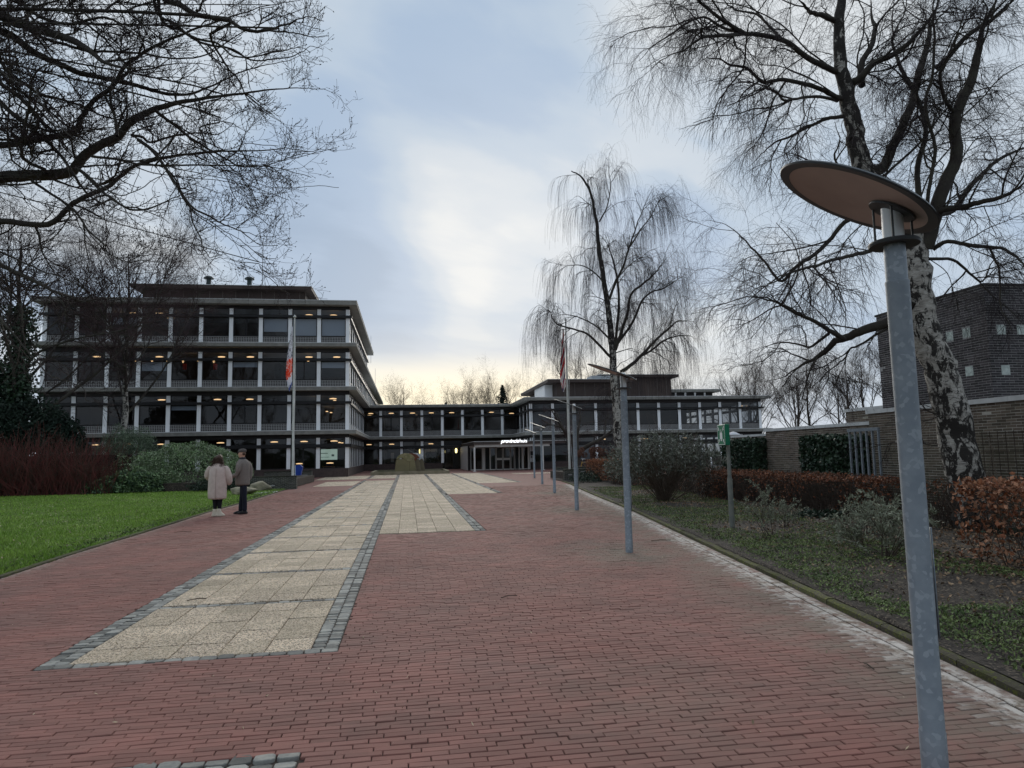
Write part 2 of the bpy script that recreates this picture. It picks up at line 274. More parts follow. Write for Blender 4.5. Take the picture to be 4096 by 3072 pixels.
BIRCH1=[
('trunk',[(9.47,10.4,0.16,0.31 ),(9.42,10.41,0.78,0.296 ),(9.3,10.42,1.55,0.282 ),(9.17,10.44,2.37,0.268 ),(9.05,10.45,2.92,0.254 ),(8.84,10.46,3.47,0.239 ),(8.81,10.47,4.03,0.225 ),(8.82,10.48,4.73,0.211 ),(8.75,10.49,5.27,0.197 ),(8.37,10.51,5.77,0.183 ),(8.02,10.52,6.3,0.169 ),(7.93,10.53,6.85,0.155 ),(7.84,10.54,7.47,0.141 ),(7.78,10.55,7.92,0.126 ),(7.71,10.56,8.34,0.112 ),(7.74,10.58,8.88,0.098 ),(7.79,10.59,9.43,0.084 ),(7.96,10.6,9.85,0.07)] ),
('limb',[(8.94,10.4,4.98,0.13 ),(9.03,10.29,5.38,0.12 ),(9.12,10.18,5.84,0.11 ),(9.41,10.07,6.47,0.1 ),(9.38,9.96,7.19,0.09 ),(9.57,9.84,7.61,0.08 ),(9.74,9.73,8.16,0.07 ),(9.79,9.62,8.6,0.06 ),(10.01,9.51,9.05,0.05 ),(10.07,9.4,9.31,0.04)] ),
('limb',[(8.01,10.5,6.33,0.1 ),(8.43,10.64,6.51,0.093 ),(8.76,10.79,6.94,0.086 ),(9.14,10.93,7.46,0.078 ),(9.54,11.08,8.07,0.071 ),(9.83,11.22,8.69,0.064 ),(10.22,11.37,9.38,0.057 ),(10.48,11.51,10.01,0.049 ),(10.78,11.66,10.61,0.042 ),(11.0,11.8,11.14,0.035)] ),
('limb',[(7.89,10.6,8.03,0.07 ),(7.98,10.47,8.06,0.062 ),(8.16,10.33,8.27,0.055 ),(8.42,10.2,8.38,0.048 ),(8.78,10.07,8.67,0.04 ),(9.06,9.93,9.05,0.033 ),(9.28,9.8,9.46,0.025)] ),
('limb',[(8.11,10.6,8.0,0.06 ),(8.26,10.76,8.5,0.054 ),(8.61,10.92,8.98,0.048 ),(8.84,11.08,9.44,0.042 ),(8.89,11.24,9.85,0.036 ),(9.07,11.4,10.4,0.03)] ),
('limb',[(7.65,10.6,8.22,0.055 ),(7.25,10.43,8.23,0.051 ),(6.86,10.26,8.24,0.046 ),(6.36,10.09,8.38,0.042 ),(5.92,9.92,8.36,0.037 ),(5.4,9.75,8.26,0.033 ),(4.99,9.58,8.08,0.028 ),(4.47,9.41,7.9,0.024 ),(4.15,9.24,7.6,0.019 ),(3.8,9.07,7.36,0.014 ),(3.42,8.9,7.06,0.01)] ),
('limb',[(5.38,9.7,8.22,0.035 ),(5.11,9.56,8.22,0.03 ),(4.8,9.42,8.26,0.026 ),(4.5,9.28,8.32,0.021 ),(4.2,9.14,8.35,0.017 ),(3.84,9.0,8.25,0.012)] ),
('limb',[(5.38,9.7,8.22,0.025 ),(5.12,9.82,8.36,0.022 ),(4.87,9.93,8.61,0.019 ),(4.59,10.05,8.56,0.017 ),(4.38,10.17,8.43,0.014 ),(4.13,10.28,8.32,0.011 ),(3.97,10.4,8.15,0.008)] ),
('limb',[(7.79,10.6,7.69,0.045 ),(7.43,10.48,7.72,0.041 ),(7.07,10.36,7.77,0.038 ),(6.65,10.24,7.77,0.034 ),(6.23,10.12,7.71,0.031 ),(5.82,10.0,7.58,0.027 ),(5.5,9.88,7.72,0.023 ),(5.18,9.76,7.67,0.02 ),(4.87,9.64,7.66,0.016 ),(4.57,9.52,7.57,0.013 ),(4.26,9.4,7.32,0.009)] ),
('limb',[(7.7,10.6,7.4,0.035 ),(7.52,10.82,7.45,0.031 ),(7.29,11.03,7.4,0.026 ),(7.08,11.25,7.32,0.022 ),(6.83,11.47,7.28,0.017 ),(6.64,11.68,7.13,0.013 ),(6.43,11.9,6.96,0.008)] ),
('limb',[(7.65,10.6,9.21,0.05 ),(7.33,10.45,9.19,0.043 ),(7.05,10.3,9.14,0.035 ),(6.86,10.15,9.22,0.028 ),(6.6,10.0,9.3,0.02)] ),
('limb',[(6.2,10.0,8.4,0.025 ),(6.23,10.3,8.76,0.022 ),(6.18,10.6,9.2,0.019 ),(6.06,10.9,9.46,0.016 ),(5.94,11.2,9.8,0.013 ),(5.88,11.5,10.19,0.01)] ),
('limb',[(7.61,10.6,7.69,0.03 ),(7.11,10.34,7.59,0.027 ),(6.59,10.09,7.39,0.023 ),(6.13,9.83,7.17,0.02 ),(5.81,9.57,7.16,0.017 ),(5.41,9.31,6.99,0.014 ),(4.95,9.06,6.65,0.01 ),(4.57,8.8,6.26,0.007)] ),
('limb',[(7.82,10.3,4.86,0.035 ),(7.31,10.08,4.71,0.031 ),(6.78,9.87,4.54,0.026 ),(6.31,9.65,4.35,0.022 ),(5.79,9.43,4.16,0.017 ),(5.32,9.22,3.93,0.013 ),(4.93,9.0,3.71,0.008)] ),
('limb',[(8.49,10.4,6.04,0.045 ),(8.07,10.5,5.72,0.042 ),(7.59,10.6,5.47,0.039 ),(7.39,10.7,5.23,0.036 ),(7.15,10.8,4.99,0.033 ),(6.77,10.9,4.77,0.03 ),(6.53,11.0,4.53,0.026 ),(6.43,11.1,4.72,0.023 ),(6.25,11.2,5.02,0.02 ),(6.03,11.3,5.32,0.017 ),(5.88,11.4,5.55,0.014 ),(5.65,11.5,5.76,0.011 ),(5.41,11.6,5.82,0.008)] ),
('limb',[(8.57,10.4,4.04,0.1 ),(8.48,10.57,3.81,0.092 ),(8.21,10.75,3.66,0.084 ),(7.96,10.92,3.56,0.075 ),(7.77,11.09,3.47,0.067 ),(7.73,11.26,3.47,0.059 ),(7.67,11.44,3.3,0.051 ),(7.59,11.61,3.2,0.043 ),(7.44,11.78,3.11,0.035 ),(7.28,11.95,2.98,0.026 ),(7.15,12.13,2.91,0.018 ),(6.95,12.3,2.93,0.01)] ),
('limb',[(7.7,11.0,3.46,0.045 ),(7.32,10.87,3.59,0.039 ),(7.0,10.73,3.71,0.033 ),(6.58,10.6,3.84,0.026 ),(6.16,10.47,4.0,0.02 ),(5.76,10.33,4.07,0.014 ),(5.36,10.2,4.16,0.008)] ),
('limb',[(7.54,11.2,3.59,0.03 ),(7.52,11.47,3.51,0.026 ),(7.46,11.73,3.42,0.022 ),(7.4,12.0,3.5,0.018 ),(7.24,12.27,3.58,0.014 ),(7.09,12.53,3.56,0.01 ),(6.92,12.8,3.5,0.006)] ),
('limb',[(7.55,11.6,3.22,0.015 ),(7.4,11.53,3.05,0.011 ),(7.25,11.47,2.84,0.008 ),(7.19,11.4,2.57,0.004)] ),
('limb',[(9.05,10.4,5.42,0.06 ),(9.1,10.1,5.55,0.053 ),(9.25,9.8,5.51,0.047 ),(9.32,9.5,5.49,0.04 ),(9.44,9.2,5.48,0.033 ),(9.45,8.9,5.57,0.027 ),(9.61,8.6,5.69,0.02)] ),
('limb',[(9.08,10.4,4.95,0.04 ),(9.2,10.2,5.03,0.035 ),(9.55,10.0,4.91,0.031 ),(9.81,9.8,4.82,0.026 ),(9.88,9.6,4.6,0.021 ),(9.83,9.4,4.36,0.017 ),(9.83,9.2,4.13,0.012)] ),
('limb',[(9.21,10.4,5.59,0.06 ),(9.7,10.57,5.74,0.053 ),(10.16,10.73,6.17,0.047 ),(10.71,10.9,6.62,0.04 ),(11.35,11.07,7.01,0.033 ),(12.08,11.23,7.31,0.027 ),(13.04,11.4,7.83,0.02)] ),
('limb',[(8.99,10.5,5.86,0.05 ),(9.16,10.68,6.56,0.046 ),(9.52,10.85,7.29,0.043 ),(9.61,11.02,7.97,0.039 ),(9.45,11.2,8.65,0.035 ),(9.47,11.38,9.14,0.031 ),(9.57,11.55,9.64,0.028 ),(10.01,11.72,10.35,0.024 ),(10.25,11.9,10.98,0.02)] ),
('limb',[(10.19,11.2,8.82,0.05 ),(10.4,11.0,9.05,0.046 ),(10.56,10.8,9.28,0.042 ),(10.92,10.6,9.51,0.038 ),(11.19,10.4,9.77,0.034 ),(11.41,10.2,10.02,0.03)] ),
('limb',[(9.42,10.0,7.21,0.035 ),(9.08,9.84,7.38,0.031 ),(8.87,9.68,7.74,0.027 ),(8.89,9.52,7.97,0.023 ),(8.96,9.36,8.36,0.019 ),(9.03,9.2,8.75,0.015)] ),
('limb',[(8.67,10.5,6.02,0.03 ),(8.14,10.32,6.07,0.027 ),(7.65,10.13,6.03,0.023 ),(7.19,9.95,6.06,0.02 ),(6.84,9.77,6.22,0.017 ),(6.8,9.58,6.47,0.013 ),(6.63,9.4,6.68,0.01)] ),
('limb',[(8.99,10.4,4.78,0.03 ),(9.68,10.64,4.84,0.026 ),(10.22,10.88,4.67,0.022 ),(10.71,11.12,4.57,0.018 ),(11.27,11.36,5.08,0.014 ),(11.9,11.6,5.35,0.01)] ),
]
BIRCH2=[
('trunk',[(10.55,33.0,0.02,0.22 ),(10.45,33.04,1.63,0.207 ),(10.38,33.08,3.62,0.194 ),(10.33,33.12,5.81,0.181 ),(10.33,33.16,6.88,0.168 ),(10.31,33.2,7.95,0.155 ),(10.24,33.24,9.04,0.142 ),(10.14,33.28,10.13,0.129 ),(10.05,33.32,11.38,0.116 ),(9.94,33.36,12.34,0.103 ),(9.89,33.4,13.31,0.09 ),(9.77,33.44,14.14,0.077 ),(9.59,33.48,15.04,0.064 ),(9.25,33.52,15.79,0.051 ),(8.97,33.56,16.17,0.038 ),(8.69,33.6,16.33,0.025)] ),
('limb',[(10.37,33.0,6.71,0.08 ),(10.71,33.3,8.33,0.07 ),(10.89,33.6,9.86,0.06 ),(10.82,33.9,11.41,0.05 ),(10.68,34.2,12.32,0.04 ),(10.49,34.5,13.02,0.03)] ),
('limb',[(10.41,33.0,6.64,0.09 ),(10.75,32.83,7.67,0.081 ),(11.02,32.65,8.56,0.071 ),(11.14,32.48,9.38,0.062 ),(11.68,32.3,9.91,0.052 ),(12.13,32.12,10.23,0.043 ),(12.52,31.95,10.69,0.034 ),(12.84,31.78,11.07,0.024 ),(12.91,31.6,11.09,0.015)] ),
('limb',[(10.56,33.0,6.99,0.07 ),(11.41,33.23,8.04,0.062 ),(12.06,33.46,9.26,0.053 ),(12.69,33.69,9.83,0.045 ),(13.4,33.91,10.09,0.037 ),(14.05,34.14,10.49,0.029 ),(14.79,34.37,10.95,0.02 ),(15.13,34.6,11.09,0.012)] ),
('limb',[(10.27,33.2,9.32,0.07 ),(10.62,33.03,10.22,0.062 ),(11.03,32.86,11.05,0.053 ),(11.31,32.69,11.95,0.045 ),(11.49,32.51,12.48,0.037 ),(11.84,32.34,13.52,0.029 ),(12.18,32.17,14.34,0.02 ),(12.43,32.0,14.79,0.012)] ),
('limb',[(11.28,32.6,11.92,0.04 ),(11.94,32.92,12.84,0.033 ),(12.69,33.25,13.72,0.025 ),(13.23,33.58,14.54,0.018 ),(13.92,33.9,15.07,0.01)] ),
('limb',[(9.92,33.4,13.42,0.04 ),(10.29,33.2,14.14,0.032 ),(10.49,33.0,15.18,0.024 ),(10.38,32.8,15.84,0.016 ),(10.42,32.6,16.5,0.008)] ),
('limb',[(9.76,33.4,14.12,0.02 ),(9.12,32.93,14.29,0.015 ),(8.57,32.47,14.39,0.011 ),(8.08,32.0,13.97,0.006)] ),
('limb',[(10.04,33.2,10.11,0.04 ),(9.5,32.92,10.53,0.033 ),(8.86,32.64,10.8,0.026 ),(8.22,32.36,10.77,0.02 ),(7.65,32.08,10.47,0.013 ),(7.3,31.8,9.91,0.006)] ),
('limb',[(10.19,33.2,9.03,0.03 ),(9.97,33.67,9.42,0.022 ),(9.51,34.13,9.67,0.014 ),(9.11,34.6,9.62,0.006)] ),
('limb',[(10.14,33.0,7.2,0.05 ),(9.67,33.32,7.83,0.042 ),(9.19,33.64,8.24,0.033 ),(8.55,33.96,8.59,0.025 ),(8.04,34.28,8.72,0.016 ),(7.81,34.6,8.56,0.008)] ),
('limb',[(10.14,33.0,6.29,0.07 ),(9.63,32.8,6.75,0.062 ),(9.02,32.6,7.27,0.055 ),(8.55,32.4,7.44,0.047 ),(7.67,32.2,7.6,0.039 ),(7.08,32.0,7.76,0.031 ),(6.77,31.8,8.2,0.024 ),(6.32,31.6,8.08,0.016 ),(6.01,31.4,7.64,0.008)] ),
('limb',[(10.65,33.0,5.51,0.1 ),(11.2,32.86,5.91,0.087 ),(11.83,32.71,6.53,0.075 ),(12.39,32.57,7.14,0.062 ),(13.09,32.43,7.76,0.05 ),(13.41,32.29,8.09,0.037 ),(13.73,32.14,8.2,0.025 ),(14.18,32.0,8.32,0.012)] ),
('limb',[(11.48,32.8,6.19,0.06 ),(12.32,33.03,6.65,0.051 ),(13.1,33.27,7.19,0.043 ),(13.88,33.5,7.46,0.034 ),(14.59,33.73,7.57,0.025 ),(15.07,33.97,7.54,0.017 ),(15.48,34.2,7.29,0.008)] ),
('limb',[(13.15,32.4,7.75,0.03 ),(13.37,32.7,8.24,0.024 ),(13.74,33.0,8.96,0.018 ),(14.27,33.3,9.47,0.012 ),(14.78,33.6,9.48,0.006)] ),
('limb',[(11.37,33.0,9.07,0.02 ),(12.08,33.53,9.27,0.015 ),(12.88,34.07,9.25,0.011 ),(13.62,34.6,9.08,0.006)] ),
('limb',[(9.92,33.2,11.92,0.02 ),(9.37,32.8,11.86,0.015 ),(8.82,32.4,11.51,0.01 ),(8.48,32.0,10.82,0.005)] ),
('limb',[(10.75,33.2,10.41,0.03 ),(11.26,32.88,10.99,0.024 ),(11.82,32.55,11.34,0.018 ),(12.14,32.22,11.25,0.012 ),(12.22,31.9,10.88,0.006)] ),
('limb',[(10.44,33.0,6.5,0.03 ),(10.68,32.5,6.56,0.022 ),(11.01,32.0,6.62,0.014 ),(11.18,31.5,6.28,0.006)] ),
('limb',[(9.52,33.5,15.27,0.02 ),(9.45,33.73,15.81,0.015 ),(9.83,33.97,16.08,0.01 ),(10.2,34.2,16.04,0.005)] ),
]
TREE_L=[
('limb',[(-7.04,8.6,5.13,0.16 ),(-5.75,8.56,4.88,0.15 ),(-4.68,8.52,4.88,0.141 ),(-4.33,8.49,4.89,0.132 ),(-3.92,8.45,4.92,0.122 ),(-3.76,8.41,5.09,0.113 ),(-3.61,8.38,5.23,0.103 ),(-3.36,8.34,5.36,0.093 ),(-3.21,8.3,5.53,0.084 ),(-3.06,8.26,5.62,0.075 ),(-2.81,8.22,5.71,0.065 ),(-2.55,8.19,5.78,0.056 ),(-2.15,8.15,5.87,0.046 ),(-1.79,8.11,5.93,0.037 ),(-1.51,8.07,5.98,0.027 ),(-1.23,8.04,5.98,0.018 ),(-1.04,8.0,5.98,0.008)] ),
('limb',[(-6.06,8.4,7.5,0.12 ),(-4.64,8.27,6.74,0.108 ),(-4.31,8.13,6.56,0.097 ),(-4.0,8.0,6.42,0.085 ),(-3.68,7.87,6.27,0.073 ),(-3.44,7.73,6.11,0.062 ),(-3.25,7.6,5.95,0.05 ),(-3.02,7.47,5.83,0.038 ),(-2.74,7.33,5.79,0.027 ),(-2.46,7.2,5.76,0.015)] ),
('limb',[(-5.77,8.4,6.91,0.09 ),(-4.74,8.47,6.66,0.085 ),(-4.53,8.53,6.56,0.079 ),(-4.37,8.6,6.46,0.074 ),(-4.17,8.67,6.39,0.068 ),(-3.94,8.73,6.32,0.063 ),(-3.74,8.8,6.33,0.057 ),(-3.48,8.87,6.32,0.052 ),(-3.32,8.93,6.31,0.046 ),(-3.11,9.0,6.28,0.041 ),(-2.79,9.07,6.33,0.035 ),(-2.55,9.13,6.47,0.03 ),(-2.23,9.2,6.7,0.024 ),(-1.84,9.27,6.93,0.019 ),(-1.54,9.33,7.04,0.013 ),(-1.44,9.4,7.14,0.008)] ),
('limb',[(-3.44,8.2,7.77,0.075 ),(-2.85,8.13,7.03,0.069 ),(-2.63,8.05,6.9,0.062 ),(-2.43,7.98,6.75,0.056 ),(-2.23,7.91,6.67,0.05 ),(-2.0,7.84,6.62,0.044 ),(-1.81,7.76,6.48,0.037 ),(-1.53,7.69,6.48,0.031 ),(-1.35,7.62,6.5,0.025 ),(-1.18,7.55,6.54,0.019 ),(-1.05,7.47,6.58,0.012 ),(-0.89,7.4,6.52,0.006)] ),
('limb',[(-1.79,7.7,6.43,0.02 ),(-1.6,7.6,6.35,0.017 ),(-1.33,7.5,6.27,0.014 ),(-1.14,7.4,6.2,0.012 ),(-0.96,7.3,6.12,0.009 ),(-0.79,7.2,6.09,0.006)] ),
('limb',[(-2.32,7.9,6.66,0.035 ),(-2.27,8.06,6.53,0.031 ),(-2.24,8.21,6.44,0.026 ),(-2.16,8.37,6.33,0.022 ),(-2.07,8.53,6.27,0.018 ),(-1.99,8.69,6.11,0.014 ),(-1.83,8.84,6.03,0.009 ),(-1.59,9.0,5.97,0.005)] ),
('limb',[(-5.22,8.4,6.34,0.05 ),(-4.64,8.34,5.93,0.047 ),(-4.45,8.29,5.78,0.044 ),(-4.27,8.23,5.6,0.041 ),(-4.12,8.17,5.43,0.039 ),(-3.97,8.11,5.28,0.036 ),(-3.82,8.06,5.06,0.033 ),(-3.65,8.0,4.91,0.03)] ),
('limb',[(-3.63,8.0,4.82,0.04 ),(-3.44,7.86,4.66,0.035 ),(-3.23,7.71,4.45,0.031 ),(-3.05,7.57,4.3,0.026 ),(-2.82,7.43,4.13,0.022 ),(-2.57,7.29,4.08,0.017 ),(-2.32,7.14,4.1,0.013 ),(-2.12,7.0,4.15,0.008)] ),
('limb',[(-3.0,8.0,5.18,0.04 ),(-2.84,7.94,5.05,0.036 ),(-2.72,7.88,4.9,0.033 ),(-2.56,7.82,4.65,0.029 ),(-2.44,7.76,4.44,0.026 ),(-2.32,7.7,4.3,0.022 ),(-2.13,7.64,4.18,0.019 ),(-1.97,7.58,4.06,0.015 ),(-1.79,7.52,3.96,0.012 ),(-1.61,7.46,3.8,0.008 ),(-1.45,7.4,3.79,0.005)] ),
('limb',[(-2.3,7.6,4.28,0.018 ),(-2.24,7.5,4.07,0.015 ),(-2.11,7.4,3.84,0.012 ),(-2.05,7.3,3.71,0.01 ),(-1.95,7.2,3.58,0.007 ),(-1.81,7.1,3.56,0.004)] ),
('limb',[(-2.86,8.1,5.59,0.04 ),(-2.8,8.17,5.55,0.036 ),(-2.66,8.24,5.47,0.033 ),(-2.54,8.31,5.39,0.029 ),(-2.38,8.38,5.32,0.026 ),(-2.21,8.45,5.26,0.022 ),(-2.05,8.52,5.2,0.019 ),(-1.84,8.59,5.21,0.015 ),(-1.6,8.66,5.3,0.012 ),(-1.33,8.73,5.45,0.008 ),(-1.1,8.8,5.52,0.005)] ),
('limb',[(-2.02,8.4,5.14,0.014 ),(-1.95,8.3,4.93,0.011 ),(-1.82,8.2,4.74,0.009 ),(-1.69,8.1,4.51,0.007 ),(-1.51,8.0,4.48,0.004)] ),
('limb',[(-1.76,8.5,5.17,0.012 ),(-1.55,8.4,5.05,0.009 ),(-1.35,8.3,4.87,0.007 ),(-1.3,8.2,4.73,0.004)] ),
('limb',[(-3.52,8.1,5.0,0.03 ),(-3.19,7.99,4.93,0.027 ),(-2.93,7.88,4.84,0.024 ),(-2.69,7.76,4.79,0.021 ),(-2.33,7.65,4.75,0.018 ),(-1.97,7.54,4.72,0.014 ),(-1.62,7.42,4.68,0.011 ),(-1.35,7.31,4.63,0.008 ),(-1.01,7.2,4.51,0.005)] ),
('limb',[(-3.07,8.0,5.23,0.035 ),(-3.0,8.13,5.27,0.03 ),(-2.96,8.27,5.27,0.025 ),(-2.75,8.4,5.41,0.021 ),(-2.52,8.53,5.52,0.016 ),(-2.28,8.67,5.58,0.011 ),(-2.12,8.8,5.78,0.006)] ),
('limb',[(-3.22,8.0,5.21,0.035 ),(-3.3,8.12,5.49,0.031 ),(-3.41,8.25,5.82,0.028 ),(-3.43,8.38,6.05,0.024 ),(-3.29,8.5,6.25,0.021 ),(-3.12,8.62,6.35,0.017 ),(-2.89,8.75,6.48,0.013 ),(-2.54,8.88,6.56,0.01 ),(-2.18,9.0,6.53,0.006)] ),
('limb',[(-4.18,8.2,4.73,0.03 ),(-3.93,8.14,4.55,0.028 ),(-3.75,8.08,4.43,0.025 ),(-3.61,8.02,4.3,0.023 ),(-3.49,7.96,4.12,0.02 ),(-3.33,7.9,3.96,0.018 ),(-3.28,7.84,3.87,0.016 ),(-3.15,7.78,3.77,0.013 ),(-2.96,7.72,3.71,0.011 ),(-2.79,7.66,3.73,0.008 ),(-2.61,7.6,3.73,0.006)] ),
('limb',[(-5.35,8.4,4.24,0.05 ),(-4.5,8.29,3.77,0.045 ),(-4.25,8.18,3.65,0.041 ),(-4.03,8.07,3.54,0.036 ),(-3.81,7.96,3.42,0.031 ),(-3.61,7.84,3.34,0.027 ),(-3.41,7.73,3.26,0.022 ),(-3.25,7.62,3.26,0.017 ),(-2.97,7.51,3.23,0.013 ),(-2.85,7.4,3.14,0.008)] ),
('limb',[(-5.08,8.4,3.96,0.03 ),(-4.52,8.34,3.54,0.026 ),(-4.39,8.29,3.44,0.023 ),(-4.26,8.23,3.29,0.019 ),(-4.21,8.17,3.06,0.016 ),(-4.15,8.11,2.82,0.012 ),(-4.16,8.06,2.68,0.009 ),(-4.07,8.0,2.56,0.005)] ),
('limb',[(-4.67,8.3,5.24,0.02 ),(-4.37,8.2,5.23,0.019 ),(-4.07,8.1,5.23,0.017 ),(-3.86,8.0,5.19,0.016 ),(-3.64,7.9,5.18,0.014 ),(-3.37,7.8,5.22,0.013 ),(-3.17,7.7,5.19,0.011 ),(-2.93,7.6,5.25,0.01)] ),
('limb',[(-4.29,8.3,4.82,0.04 ),(-4.25,8.16,4.97,0.036 ),(-4.18,8.02,5.13,0.032 ),(-4.07,7.89,5.36,0.028 ),(-3.96,7.75,5.52,0.024 ),(-3.86,7.61,5.63,0.02 ),(-3.67,7.48,5.72,0.016 ),(-3.38,7.34,5.62,0.012 ),(-3.14,7.2,5.78,0.008)] ),
('limb',[(-4.79,8.4,6.34,0.025 ),(-4.65,8.53,6.25,0.022 ),(-4.47,8.66,6.22,0.02 ),(-4.3,8.79,6.16,0.017 ),(-4.19,8.91,6.03,0.014 ),(-4.07,9.04,6.02,0.011 ),(-4.06,9.17,6.28,0.009 ),(-3.96,9.3,6.49,0.006)] ),
('limb',[(-4.83,8.4,7.07,0.05 ),(-4.5,8.3,6.95,0.046 ),(-4.27,8.2,6.74,0.041 ),(-4.05,8.1,6.58,0.037 ),(-3.75,8.0,6.48,0.032 ),(-3.53,7.9,6.46,0.028 ),(-3.25,7.8,6.42,0.024 ),(-3.05,7.7,6.26,0.019 ),(-2.76,7.6,6.06,0.015 ),(-2.48,7.5,5.92,0.01 ),(-2.21,7.4,5.85,0.006)] ),
('limb',[(-3.13,8.1,7.01,0.02 ),(-3.25,8.2,6.87,0.018 ),(-3.11,8.3,6.77,0.015 ),(-2.96,8.4,6.68,0.013 ),(-2.94,8.5,6.64,0.011 ),(-2.76,8.6,6.76,0.008 ),(-2.6,8.7,6.9,0.006)] ),
('limb',[(-4.12,8.3,7.1,0.03 ),(-3.87,8.22,6.87,0.027 ),(-3.71,8.14,6.67,0.025 ),(-3.46,8.07,6.45,0.022 ),(-3.27,7.99,6.26,0.019 ),(-3.08,7.91,6.04,0.017 ),(-2.95,7.83,5.81,0.014 ),(-2.88,7.76,5.55,0.011 ),(-2.78,7.68,5.26,0.009 ),(-2.65,7.6,5.1,0.006)] ),
('limb',[(-4.75,8.4,5.55,0.025 ),(-4.6,8.5,5.43,0.022 ),(-4.49,8.6,5.35,0.019 ),(-4.4,8.7,5.28,0.016 ),(-4.27,8.8,5.31,0.013 ),(-4.11,8.9,5.39,0.01)] ),
]
# ---------------------------------------------------------------- named materials
brickm=mat('paving_brick',(.262,.115,.093),.85,col2=(.200,.102,.084),nscale=1.1,tint=.15,stain=((.20,.165,.125),2.2,(.55,.50,.45),7.),bump=.25,bscale=130)
jointm=mat('joint_sand',(.055,.04,.033),.95,col2=(.06,.045,.035),nscale=9)
tilem=mat('washed_gravel_tile',(.70,.555,.40),.9,vor=(95,(.84,.70,.54),.55,(.24,.19,.145),.64),tint=.14,bump=.6,bscale=150,stain=((.33,.28,.19),3.))
cobm=mat('grey_cobble',(.175,.175,.165),.8,col2=(.275,.27,.24),nscale=14,tint=.5,bump=.3,bscale=60)
soilm=mat('bed_soil',(.030,.025,.021),.95,col2=(.070,.057,.046),nscale=5,bump=1.,bscale=28,detail=10,vor=(55,(.15,.12,.09),.8,(.018,.013,.011),.75))
kerbm=mat('mossy_kerb',(.085,.075,.05),.95,col2=(.085,.095,.022),nscale=3.2,bump=1.,bscale=45,tint=.35,ncon=(.46,.62),vor=(60,(.13,.14,.03),.8))
grassm=mat('grass_ground',(.07,.13,.018),.95,col2=(.11,.14,.035),nscale=1.4,bump=.6,bscale=60)
blade=mat('grass_blade',(.16,.28,.035),.6,col2=(.24,.36,.06),nscale=.8,tint=.35)
groundm=mat('far_ground',(.05,.06,.03),.95,col2=(.08,.075,.05),nscale=.3)
def mottle(m,sc_=.55,lo=.80,hi=1.14):
    global nt
    nt=m.node_tree; P=nt.nodes['Principled BSDF']; g=nt.nodes.new('ShaderNodeNewGeometry'); old=P.inputs['Base Color'].links[0].from_socket
    q=vm('SCALE',old); f=noise(g.outputs['Position'],sc_,5,.6,.3); nt.links.new(mth('ADD',lo,mth('MULTIPLY',ramp(f,[(.3,0.),(.7,1.)]),hi-lo)),q.inputs['Scale']); nt.links.new(q.outputs[0],P.inputs['Base Color'])
mottle(brickm); mottle(tilem,.9,.82,1.08)
def pavetex():   # far paving: the courses become too small to build
    global nt
    m=mat('far_brick_paving',(.25,.112,.092),.85,col2=(.20,.102,.085),nscale=1.3,bump=.1,bscale=90); nt=m.node_tree
    P=nt.nodes['Principled BSDF']; g=nt.nodes.new('ShaderNodeNewGeometry'); b=nt.nodes.new('ShaderNodeTexBrick')
    b.inputs['Scale'].default_value=1; b.inputs['Brick Width'].default_value=.2; b.inputs['Row Height'].default_value=.0575; b.inputs['Mortar Size'].default_value=.004
    b.inputs['Color1'].default_value=(1.08,1.08,1.08,1); b.inputs['Color2'].default_value=(.9,.9,.9,1); b.inputs['Mortar'].default_value=(.35,.35,.35,1)
    nt.links.new(g.outputs['Position'],b.inputs['Vector'])
    old=P.inputs['Base Color'].links[0].from_socket
    nt.links.new(mixc(1.0,old,b.outputs[0],'MULTIPLY'),P.inputs['Base Color']); return m
farpave=pavetex()
concm=mat('exposed_concrete',(.27,.26,.235),.9,col2=(.18,.175,.16),nscale=2.2,bump=.6,bscale=30,detail=8)
soffm=mat('painted_soffit',(.42,.41,.38),.9,col2=(.34,.335,.31),nscale=.8)
copem=mat('light_coping',(.62,.63,.62),.6,col2=(.5,.5,.49),nscale=3)
whitem=mat('white_column_panel',(.90,.90,.91),.5,col2=(.83,.835,.84),nscale=1.2)
darkm=mat('dark_brown_panel',(.022,.018,.018),.55,col2=(.03,.025,.024),nscale=.8)
framem=mat('black_window_frame',(.012,.011,.012),.45)
latm=mat('grey_lattice',(.42,.41,.40),.7)
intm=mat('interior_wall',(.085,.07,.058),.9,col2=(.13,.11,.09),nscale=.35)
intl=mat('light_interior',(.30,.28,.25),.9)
lampw=mat('warm_lamp',(1,.7,.4),.5,emit=((1,.62,.30),1.35))
glass=glassmat('window_glass')
plinthm=mat('plinth_brick',(.055,.04,.038),.8,col2=(.08,.058,.052),nscale=5)
steelm=mat('galvanised_steel',(.24,.27,.295),.5,.3,vor=(46,(.29,.32,.345),.80),bump=.1,bscale=25,obj=True,col2=(.20,.228,.255),nscale=9,ncon=(.4,.6))
dsteel=mat('dark_lamp_metal',(.055,.058,.06),.5,.2)
refl=mat('dusty_reflector',(.42,.33,.29),.6,col2=(.36,.28,.245),nscale=3,obj=True,vor=None)
opal=mat('opal_tube',(.72,.74,.74),.35,spec=.5)
